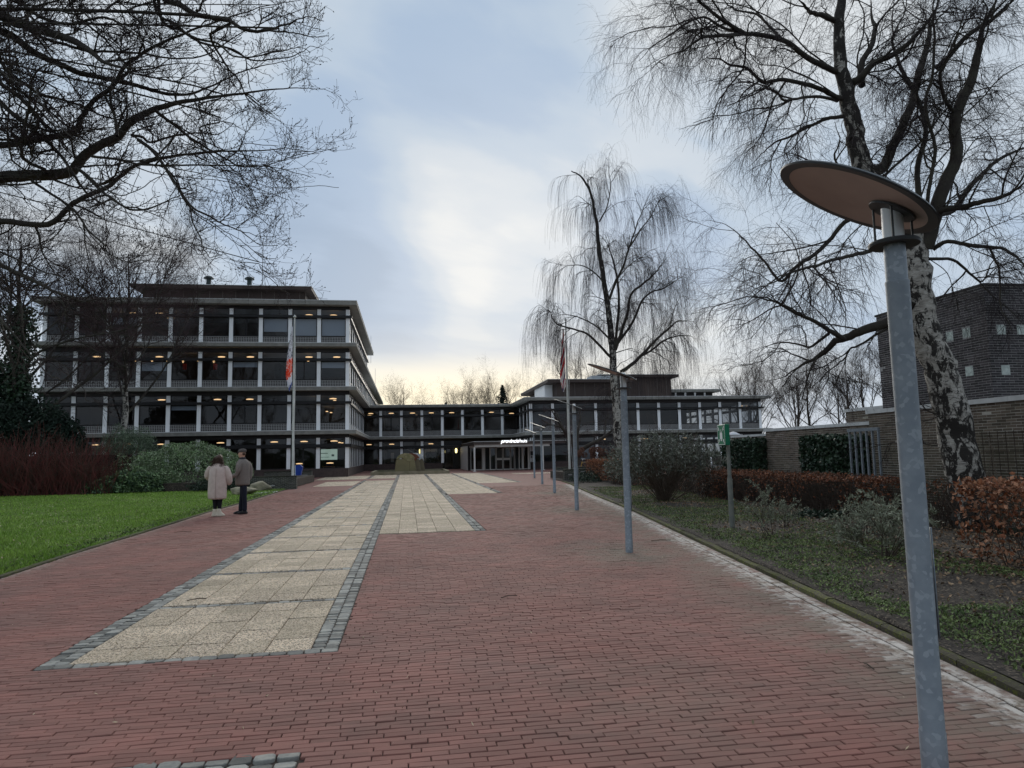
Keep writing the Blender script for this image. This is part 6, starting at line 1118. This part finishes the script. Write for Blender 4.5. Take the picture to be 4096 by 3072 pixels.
# shrub layer in the bed
lv=mat('dull_leaf',(.085,.098,.068),.6,col2=(.12,.13,.095),nscale=3,tint=.55); lv2=mat('curled_leaf',(.19,.195,.16),.7,tint=.5)
clump('buddleia_shrub','large loose shrub with hanging dull green leaves right of the second lamp','shrub',[(7.45,19.4,1.45,1.55,1.2,.72),(8.6,19.8,1.25,.95,.9,.6),(6.3,19.3,1.15,.75,.8,.55)],9500,.12,lv,asp=.2,m2=lv2,stem=120,stm=brownt,shell=.38,up=0,flatb=False)
sil=mat('silver_leaf',(.17,.185,.125),.7,col2=(.25,.265,.19),nscale=9,tint=.4)
def sprig(label,x,y,h,w_,n,ns,ls=.075):
    t=thing('silver_shrub',label,'shrub',(x,y,0),0,'silvery young shrubs in the bed'); p=np.array([x,y,.04])+rng.normal(size=(ns,3))*np.array([.04,.04,0]); d=rng.normal(size=(ns,3))*np.array([w_,w_,.1]); d[:,2]=1; P=growb(p,d,h*(.6+.5*rng.random(ns)),7,.09,-.02,rng); r=tap(np.full(ns,.006),np.full(ns,.002),7)
    p0,d1,_,_,_=children(P,r,7,rng,.25,1,(30,60)); Q=growb(p0,d1,.08+.25*rng.random(len(p0)),4,.12,.05,rng); r2=tap(np.full(len(p0),.0028),np.full(len(p0),.0014),4)
    link('stems',tubes([(P,r,5),(Q,r2,3)],'stems',stemm),t,(0,0,0)); c0,ax,_,_,_=children(Q,r2,max(1,n//len(p0)),rng,.2,1.,(35,65)); link('foliage',leaves(c0+ax*ls*.4,ls,'foliage',sil,asp=.24,axis=ax,fold=.3),t,(0,0,0),kind='stuff')
sprig('silvery sprawling shrub right in front of the nearest lamp post base, largest of them',6.25,8.35,.95,.55,1700,16); sprig('low silvery shrub leaning over the dark soil left of the nearest lamp',6.6,9.3,.8,.6,1100,12); sprig('upright silvery young shrub beside the assembly sign post',6.05,11.0,.85,.28,800,9,.06); sprig('small silvery tuft close behind the upright one by the hedge',7.0,12.1,.55,.4,600,9,.06)
sprig('silvery shrub against the long beech hedge foot',7.6,10.6,.65,.5,700,10)
ivg=mat('dark_groundcover',(.02,.036,.02),.6,tint=.6)
for l,e in (('dark spiky ground shrub between the people and the planter wall',(-9.0,35.6,.1,1.6,.9,.62)),('dark evergreen ground shrub at the foot of the short orange hedge',(8.9,33.8,.1,.8,1.3,.5)),('dark leafy tuft under the leaning birch beside the wall',(9.6,9.6,.0,.7,.7,.22)),('dark fern like tuft at the long hedge foot',(8.3,13.2,.0,.7,.6,.3))): clump('ground_shrub',l,'plant',[e],1500 if e[0]>0 else 4500,.09,ivg,asp=.5,shell=.3)
# ivy hedges
def ivy(label,x0,x1,y0,y1,z1,n,cx=0):
    C=boxpts(n,x0,x1,y0,y1,.3,z1,.07); C[:,0]-=.12*np.exp(-((C[:,1]-(y0+y1)/2)/((y1-y0)*.4))**2); link('ivy_hedge',leaves(C,.085,'ivy_hedge',ivm,asp=.8,up=0),None,(0,0,0),0,label,'ivy','ivy masses on the garden walls')
ivy('dense dark ivy block on the middle garden wall beside the steel gate',10.5,10.8,14.7,17.2,1.82,9500); ivy('rounded dark ivy bush at the far end of the garden walls',10.35,11.2,19.4,21.6,1.84,9000)
# hydrangea heads
hyd=mat('dry_hydrangea',(.12,.055,.038),.9,col2=(.19,.10,.07),nscale=6,tint=.5)
t=thing('hydrangea','brown dried hydrangea heads above the orange hedge','shrub',(10.6,36.2,0)); CC=[]
for i in range(26): c=np.array([rng.uniform(9.2,12),rng.uniform(37,38.2),rng.uniform(1.15,1.75)]); CC.append(c+norm(rng.normal(size=(150,3)))*.15)
link('flower_heads',leaves(np.concatenate(CC),.07,'flower_heads',hyd,asp=.8),t,(0,0,0)); link('stems',MB().tube([(10,37.5,.3),(9.6,37.5,1.3)],.01,4).tube([(10.6,37.5,.3),(10.9,37.5,1.4)],.01,4).tube([(11.2,37.5,.3),(11.6,37.5,1.4)],.01,4).mesh('stems',stemm),t,(0,0,0))
# ground cover, grass, fallen leaves
gc=mat('bed_weeds',(.15,.185,.06),.7,col2=(.08,.12,.04),nscale=3,tint=.6)
n=95000; y=2.2+(26)*rng.random(n)**1.7; x=np.array([xk(v) for v in y])+.16+2.9*rng.random(n)**1.25*(.75+.01*y); m_=(np.sin(x*2.1+y*.8)+np.sin(x*1.1-y*1.3+1)+np.sin(y*2.9+x)*.5+rng.normal(size=n)*.45)>-.5; m_&=(x-np.array([xk(v) for v in y])>.28)|(rng.random(n)<.25)
x,y=x[m_],y[m_]; link('ground_cover',leaves(np.stack([x,y,bz(x,y)+.012+.03*rng.random(len(x))],1),.026+.02*rng.random(len(x)),'ground_cover',gc,asp=.42,up=1.),None,(0,0,0),0,'patchy low green weeds covering the bed beside the kerb','weeds',kind='stuff')
dl=mat('fallen_leaf',(.16,.09,.05),.8,col2=(.26,.19,.12),nscale=13,tint=.6)
n=16000; y=3+25*rng.random(n)**1.5; x=np.array([xk(v) for v in y])+.3+4.5*rng.random(n); nn=(rng.random(n)<np.clip((x-5)/4+.15,.1,1)); x,y=x[nn],y[nn]
x=np.concatenate([x,6.2+1.7*rng.random(1500)]); y=np.concatenate([y,4+4.2*rng.random(1500)])
link('leaf_litter',leaves(np.stack([x,y,bz(x,y)+.015],1),.045+.02*rng.random(len(x)),'leaf_litter',dl,asp=.7,up=2.5),None,(0,0,0),0,'brown fallen leaves scattered over the dark bed soil','fallen leaves',kind='stuff')
pl_=mat('pale_leaf',(.42,.34,.22),.8,tint=.5); n=420; y=3.3+22*rng.random(n)**1.3; a=np.array([xl(v) for v in y]); b=np.array([xk(v) for v in y]); x=a+(b-a)*rng.random(n)
link('path_litter',leaves(np.stack([x,y,np.full(n,.012)],1),.012+.028*rng.random(n)**2,'path_litter',pl_,asp=.4,up=3),None,(0,0,0),0,'few pale dry leaves and bits on the brick path','fallen leaves',kind='stuff')
tw_=MB()
for x,y,a,L_ in ((-4.95,15.9,.1,.35),(-2.4,8.2,.3,.2),(3.2,4.5,1.4,.14),(4.15,11.5,0,.35),(1.0,7.5,.4,.2)): tw_.tube([(x,y,.012),(x+L_*.5*math.cos(a),y+L_*.5*math.sin(a)+.02,.02),(x+L_*math.cos(a),y+L_*math.sin(a),.012)],.005,5)
link('fallen_twigs',tw_.mesh('fallen_twigs',stemm),None,(0,0,0),0,'small fallen twigs lying on the brick path','twigs',kind='stuff')
# lawn blades
n=150000; y=8+28.5*rng.random(n)**1.35; xe=np.array([xl(v) for v in y])-.1; x=xe-rng.random(n)**1.1*(y*.80+2-(-xe)+.5).clip(.6,30)
h=.035+.03*rng.random(n); h*=1+.3*np.sin(x*1.3)*np.sin(y*.9); a=rng.random(n)*6.28; w_=.004+.00035*y; b=np.stack([x,y,np.full(n,.01)],1); s=np.stack([np.cos(a)*w_,np.sin(a)*w_,0*a],1); tp_=b+np.stack([rng.normal(size=n)*.02,rng.normal(size=n)*.02,h],1)
V=np.stack([b-s,b+s,tp_],1).reshape(-1,3); link('lawn_grass',mesh_np('lawn_grass',V,[np.arange(3*n).reshape(-1,3)],blade,attrs={'tint':rng.random(n)}),None,(0,0,0),0,'bright green short lawn grass left of the brick path','grass',kind='stuff')
n=500; y=9+26*rng.random(n); x=np.array([xl(v) for v in y])-.2-9*rng.random(n); link('lawn_leaves',leaves(np.stack([x,y,.05+.01*rng.random(n)],1),.05,'lawn_leaves',pl_,asp=.6,up=2),None,(0,0,0),0,'few pale fallen leaves on the lawn','fallen leaves',kind='stuff')
n=1800; y=8+28*rng.random(n); x=np.array([xl(v) for v in y])-.12-.25*np.abs(rng.normal(size=n)); link('lawn_edge_weeds',leaves(np.stack([x,y,.035+.02*rng.random(n)],1),.07,'lawn_edge_weeds',gc,asp=.4),None,(0,0,0),0,'ragged weeds and dead leaves along the lawn edge','weeds',kind='stuff')
# bicycles, bin container, bollards behind the hedge
def bicycle(x,y,rz,label,col):
    fm=mat(col[0],col[1],.4); t=thing('bicycle',label,'bicycle',(x,y,0),rz,'bicycles parked behind the hedges'); bk_=mat('black_rubber',(.015,.015,.015),.7); ch=mat('chrome',(.7,.7,.7),.25,.8)
    for wx in (-.52,.52):
        pts=[(wx+.33*math.cos(a),0,.34+.33*math.sin(a)) for a in np.linspace(0,2*math.pi,25)]; w2=link('wheel',MB().tube(pts,.018,5,cap=False).mesh('wheel',bk_),t,local=True)
        m=MB(); [m.tube([(wx,0,.34),(wx+.32*math.cos(a),0,.34+.32*math.sin(a))],.003,3) for a in np.linspace(0,2*math.pi,13)[:-1]]; link('spokes',m.mesh('spokes',ch),w2,local=True)
    link('frame',MB().tube([(-.52,0,.34),(-.08,0,.3),(.38,0,.78),(-.18,0,.80),(-.08,0,.3)],.018,6).tube([(-.18,0,.8),(-.52,0,.34)],.012,6).tube([(.36,0,.9),(.52,0,.34)],.018,6).mesh('frame',fm),t,local=True)
    link('handlebar',MB().tube([(.36,0,.88),(.33,0,1.02),(.38,-.1,1.06),(.22,-.3,1.04)],.014,6).tube([(.33,0,1.02),(.38,.1,1.06),(.22,.3,1.04)],.014,6).mesh('handlebar',ch),t,local=True); link('saddle',MB().rings([((-.36,0,.93),(0,.09,0),(0,0,.03)),((-.2,0,.95),(0,.06,0),(0,0,.03)),((-.06,0,.94),(0,.02,0),(0,0,.02))],n=8).mesh('saddle',bk_,True),t,local=True)
bicycle(13.4,50.5,3.3,'yellow bicycle left of the others, its front wheel showing beside the orange hedge',('yellow_frame',(.5,.3,.03))); bicycle(15.4,51,.4,'dark bicycle with pale bent handlebar above the orange hedge',('black_frame',(.02,.02,.02))); bicycle(16.8,51.2,.3,'dark bicycle next to it, right hand one of the row',('navy_frame',(.02,.03,.06)))
bn2=thing('wheeled_bin','dark blue wheeled container with pale rim beyond the beech hedge','bin',(18.6,43,0)); link('bin_body',MB().prism_y([(-.35,.05),(.35,.05),(.42,1.0),(-.42,1.0)],-.35,.35).mesh('bin_body',mat('navy_plastic',(.012,.025,.08),.4)),bn2,local=True); link('lid',box(-.44,.44,-.38,.38,1.0,1.06,mat('lid_grey',(.45,.5,.55),.4)),bn2,local=True); link('rim_frame',MB().box(-.46,-.42,-.38,-.34,.2,1.04).mesh('rim',MATS['lid_grey']),bn2,local=True)
for x,l in ((21.0,'left of the two white bollards seen over the hedge near the sign'),(22.5,'right of the two white bollards seen over the hedge near the sign'),(14.9,'short white bollard near the bicycles')): link('bollard',MB().lathe([(.07,0),(.07,.95),(.05,1.0),(.01,1.02)],10).mesh('bollard',whitem,True),None,(x,45.5,0),0,l,'bollard','white bollards on the forecourt')
# ---------------------------------------------------------------- people
skin=mat('skin',(.50,.29,.21),.6)
def skinbody(par,verts,edges,radii,root,m,name='body'):
    me=bpy.data.meshes.new(name); me.from_pydata(verts,edges,[]); me.materials.append(m); o=link(name,me,par,local=True); o.modifiers.new('skin','SKIN').use_smooth_shade=True; s=o.modifiers.new('sub','SUBSURF'); s.levels=s.render_levels=1
    for i,r in enumerate(radii): v=me.skin_vertices[0].data[i]; v.radius=(r,r*1.0) if not isinstance(r,tuple) else r; v.use_root=(i==root)
    return o
def loft(par,name,rs,m,n=20,sub=True,fold=0,seed=1,cap=True):
    r=random.Random(seed); b=MB().rings(rs,n=n,cap=cap)
    if fold:
        b.v=[(x+fold*math.sin(z*23+x*17+y*5)*.6,y+fold*math.sin(z*17+x*31),z+fold*.4*math.sin(x*37)) for x,y,z in b.v]
    o=link(name,b.mesh(name,m,True),par,local=True)
    if sub: s=o.modifiers.new('sub','SUBSURF'); s.levels=s.render_levels=1
    return o
def E(c,a,b): return (c,(a,0,0),(0,b,0))
def limbr(pts,rs): 
    out=[]; P=[Vector(p) for p in pts]
    for i,p in enumerate(P):
        t=(P[min(i+1,len(P)-1)]-P[max(i-1,0)]).normalized(); ref=Vector((0,0,1)) if abs(t.z)<.8 else Vector((0,1,0)); a=t.cross(ref).normalized(); b=t.cross(a); k=rs[i]; k=k if isinstance(k,tuple) else (k,k); out.append((p,a*k[0],b*k[1]))
    return out
def hand(par,c,d,u,sc_,m=skin):   # palm and five curled fingers; c wrist, d pointing direction, u palm normal
    c=Vector(c); d=Vector(d).normalized(); u=Vector(u).normalized(); s=d.cross(u); V=[c,c+d*.045*sc_,c+d*.085*sc_]; Ed=[(0,1),(1,2)]; Rr=[(.022,.022),(.03,.018),(.032,.016)]
    for k,(w,l) in enumerate(((-.03,.07),(-.01,.08),(.01,.076),(.029,.058))):
        b=len(V); V+=[c+d*.09*sc_+s*w*sc_,c+d*(.09+l*.5)*sc_+s*w*sc_+u*.012,c+d*(.09+l*.85)*sc_+s*w*sc_+u*.035*sc_]; Ed+=[(2,b),(b,b+1),(b+1,b+2)]; Rr+=[(.0095,.0095),(.0085,.0085),(.007,.007)]
    b=len(V); V+=[c+d*.04*sc_-s*.035*sc_+u*.01,c+d*.075*sc_-s*.05*sc_+u*.025]; Ed+=[(0,b),(b,b+1)]; Rr+=[(.012,.012),(.009,.009)]
    return skinbody(par,[tuple(v) for v in V],Ed,Rr,0,m,'hand')
# woman
W=thing('person','person in a long pale pink teddy coat with brown hair and cream boots','person',(-5.14,20.0,0))
coat=mat('teddy_coat',(.68,.55,.50),.95,col2=(.58,.46,.41),nscale=7,bump=1.0,bscale=70,obj=True); hairm=mat('brown_hair',(.045,.025,.017),.55,col2=(.10,.055,.035),nscale=25,strata=(3,3,.5),obj=True,bump=.5,bscale=90); blk=mat('black_leggings',(.008,.008,.012),.8); cream=mat('cream_boot',(.62,.56,.45),.7); scarf=mat('cream_scarf',(.55,.48,.38),.95,col2=(.4,.3,.24),nscale=20,bump=.7,bscale=60)
skinbody(W,[(0,0,.92),(0,0,1.15),(0,.02,1.36),(0,.05,1.44),(0,.09,1.50),(0,.12,1.60),(-.07,0,.9),(-.055,.02,.5),(-.045,0,.10),(.08,0,.9),(.075,.0,.5),(.06,-.01,.10),(-.19,.01,1.32),(-.29,.05,1.09),(-.17,.28,1.04),(.19,.01,1.32),(.29,.0,1.08),(.265,.11,.88)],
 [(0,1),(1,2),(2,3),(3,4),(4,5),(0,6),(6,7),(7,8),(0,9),(9,10),(10,11),(2,12),(12,13),(13,14),(2,15),(15,16),(16,17)],[.12,.11,.10,.045,.06,.07,.07,.045,.035,.07,.045,.035,.045,.035,.028,.045,.035,.03],0,skin)
loft(W,'coat',[E((0,.0,.46),.235,.17),E((0,.0,.50),.245,.18),E((-.003,.0,.62),.25,.19),E((0,0,.80),.25,.195),E((0,.0,.95),.245,.19),E((0,0,1.08),.235,.18),E((0,0,1.2),.235,.175),E((0,.01,1.30),.228,.16),E((0,.01,1.37),.19,.13),E((0,.03,1.42),.11,.10),E((0,.03,1.44),.08,.08)],coat,fold=.006)
loft(W,'coat_sleeve',limbr([(-.17,.0,1.37),(-.24,.02,1.27),(-.30,.04,1.10),(-.29,.12,1.03),(-.18,.28,1.04)],[.06,.085,.082,.078,.06]),coat,fold=.005); loft(W,'coat_sleeve',limbr([(.17,.0,1.37),(.24,.01,1.27),(.30,.0,1.08),(.31,.04,.93),(.265,.11,.86)],[.06,.088,.085,.08,.062]),coat,fold=.006)
loft(W,'coat_collar',[E((0,.03,1.37),.15,.125),E((0,.02,1.42),.145,.12),E((0,.03,1.45),.11,.10)],coat)
link('coat_seam',MB().tube([(0,-.187,.5),(0,-.197,.8),(0,-.19,1.05),(0,-.165,1.3)],.004,5).mesh('coat_seam',mat('seam_shadow',(.33,.24,.2),.95)),W,local=True); link('coat_pocket',MB().tube([(.20,-.10,.84),(.25,-.02,.74)],.006,5).mesh('coat_pocket',MATS['seam_shadow']),W,local=True)
loft(W,'scarf',[E((0,.05,1.42),.12,.12),E((0,.05,1.46),.12,.12),E((0,.07,1.50),.085,.09)],scarf,fold=.006)
hr=loft(W,'hair',[E((.0,.02,1.38),.12,.05),E((0,.01,1.42),.145,.08),E((0,.03,1.48),.13,.11),E((0,.07,1.55),.112,.12),E((0,.09,1.62),.098,.112),E((0,.10,1.67),.06,.075),E((0,.10,1.685),.02,.03)],hairm,fold=.01)
n=260; p=np.stack([rng.uniform(-.11,.11,n),.02+rng.uniform(-.07,.02,n),rng.uniform(1.46,1.62,n)],1); d=np.stack([p[:,0]*3+rng.normal(size=n)*.15,-.25+rng.normal(size=n)*.12,-1+0*rng.random(n)],1); P=growb(p,d,.12+.12*rng.random(n),5,.16,.05,rng); link('hair_strands',tubes([(P,tap(np.full(n,.006),np.full(n,.002),5),3)],'hair_strands',hairm),W,local=True)
for sx1,xx in ((-1,-.05),(1,.065)):
    loft(W,'legging',[E((xx*1.3,0,.55),.085,.09),E((xx,0.01,.38),.062,.068),E((xx,.01,.28),.058,.064),E((xx,0,.17),.042,.045)],blk); 
    yy=0 if sx1<0 else -.03
    loft(W,'boot',[((xx+.035,yy,.0),(.125,0,0),(0,.048,0)),((xx+.035,yy,.035),(.128,0,0),(0,.05,0)),((xx+.03,yy,.07),(.11,0,0),(0,.045,0)),((xx+.005,yy,.11),(.065,0,0),(0,.045,0)),((xx-.005,yy,.17),(.052,0,0),(0,.05,0)),((xx-.005,yy,.22),(.055,0,0),(0,.052,0))],cream)
hand(W,(-.17,.29,1.04),(.6,1,.1),(0,0,-1),1)
# man
Mn=thing('person','person in a grey tweed coat, dark trousers and flat cap, holding paper','person',(-4.62,20.6,0))
tw2=mat('tweed_coat',(.18,.155,.14),.95,col2=(.24,.21,.19),nscale=60,bump=.6,bscale=120,obj=True); navy=mat('dark_trousers',(.012,.015,.026),.85); shoe=mat('black_shoe',(.012,.011,.012),.4); capm=mat('tweed_cap',(.085,.075,.07),.95,col2=(.12,.105,.1),nscale=50,bump=.5,bscale=120,obj=True); paper=mat('white_paper',(.78,.79,.85),.6); dscarf=mat('dark_collar',(.045,.045,.055),.95)
skinbody(Mn,[(0,0,.95),(0,0,1.2),(0,0,1.45),(-.01,.0,1.55),(-.02,.0,1.61),(-.03,0,1.72),(.05,-.06,.9),(.072,-.06,.5),(.09,-.06,.12),(.0,.07,.9),(-.02,.07,.5),(-.05,.07,.12),(-.05,-.14,1.44),(-.085,-.205,1.14),(-.33,-.16,1.06),(.11,.11,1.44),(.185,.13,1.12),(.15,.10,.93)],
 [(0,1),(1,2),(2,3),(3,4),(4,5),(0,6),(6,7),(7,8),(0,9),(9,10),(10,11),(2,12),(12,13),(13,14),(2,15),(15,16),(16,17)],[.11,.11,.11,.05,.07,.08,.06,.045,.035,.06,.045,.035,.045,.04,.03,.045,.04,.03],0,skin)
loft(Mn,'coat',[E((.0,0,.80),.20,.165),E((0,0,.84),.205,.17),E((.0,0,.98),.20,.17),E((0,0,1.12),.19,.165),E((0,0,1.28),.2,.175),E((.005,0,1.42),.195,.175),E((.0,0,1.5),.15,.14),E((-.005,0,1.56),.085,.085)],tw2,fold=.004)
loft(Mn,'coat_sleeve',limbr([(-.03,-.12,1.48),(-.07,-.17,1.38),(-.08,-.20,1.2),(-.13,-.21,1.10),(-.24,-.19,1.07),(-.33,-.16,1.06)],[.06,.08,.073,.072,.06,.052]),tw2,fold=.004); loft(Mn,'coat_sleeve',limbr([(.10,.10,1.48),(.16,.13,1.36),(.19,.13,1.18),(.175,.12,1.05),(.15,.1,.95)],[.06,.078,.07,.065,.055]),tw2,fold=.004)
loft(Mn,'collar',[E((-.01,0,1.53),.095,.095),E((-.012,0,1.58),.085,.085),E((-.015,0,1.61),.075,.078)],dscarf)
loft(Mn,'trousers',[E((.0,0,.86),.15,.13),E((.0,0,.80),.15,.13),E((.0,0,.76),.14,.12)],navy)
for xx,yy,fx in ((.06,-.06,.03),(.0,.07,-.05)):
    loft(Mn,'trouser_leg',[E((xx*.8,yy,.86),.095,.095),E((xx,yy,.65),.083,.085),E((xx+fx*.4,yy,.45),.066,.07),E((xx+fx,yy,.25),.06,.062),E((xx+fx,yy,.13),.062,.066),E((xx+fx,yy,.08),.064,.07)],navy,fold=.004)
    loft(Mn,'shoe',[((xx+fx-.06,yy,.0),(.145,0,0),(0,.05,0)),((xx+fx-.06,yy,.03),(.148,0,0),(0,.052,0)),((xx+fx-.05,yy,.065),(.125,0,0),(0,.047,0)),((xx+fx-.0,yy,.10),(.065,0,0),(0,.045,0))],shoe)
loft(Mn,'head',[E((-.02,0,1.565),.055,.055),E((-.035,0,1.60),.075,.066),E((-.035,0,1.65),.092,.075),E((-.03,0,1.71),.098,.08),E((-.03,0,1.77),.09,.075)],skin,n=16)
for yy in (-.08,.08): loft(Mn,'ear',[((-.02,yy,1.66),(.018,0,0),(0,.008,0)),((-.015,yy*1.12,1.685),(.026,0,0),(0,.011,0)),((-.02,yy,1.72),(.018,0,0),(0,.008,0))],skin,n=8)
loft(Mn,'nose',[((-.13,0,1.665),(.018,0,0),(0,.014,0)),((-.125,0,1.69),(.015,0,0),(0,.01,0)),((-.115,0,1.715),(.01,0,0),(0,.008,0))],skin,n=8); loft(Mn,'hair',[E((.01,0,1.64),.055,.066),E((.01,0,1.69),.07,.082),E((.0,0,1.74),.085,.084)],hairm,n=16)
loft(Mn,'flat_cap',[E((-.025,0,1.735),.112,.09),E((-.025,0,1.755),.118,.096),E((-.02,0,1.80),.115,.096),E((-.015,0,1.835),.085,.075),E((-.01,0,1.845),.03,.03)],capm); loft(Mn,'cap_peak',[((-.13,0,1.745),(.045,0,0),(0,.07,0)),((-.13,0,1.755),(.045,0,0),(0,.07,0))],capm)
for s_ in (0,): hand(Mn,(-.34,-.155,1.06),(-1,.2,-.1),(0,.3,-1),1)
pm_=MB(); pm_.v=[(-.52,-.14,1.24),(-.40,-.20,1.08),(-.36,-.18,1.12),(-.53,-.12,1.06),(-.38,-.2,.93),(-.30,-.17,1.02),(-.34,-.20,.90)]; pm_.f=[(0,1,4,3),(0,2,5,1),(1,5,6,4)]; pm_.m=[0,0,0]
o=link('folded_paper',pm_.mesh('folded_paper',paper),None,(-4.62,20.6,0),0,'crumpled white paper held by the person in the flat cap','paper'); s=o.modifiers.new('s','SOLIDIFY'); s.thickness=.003
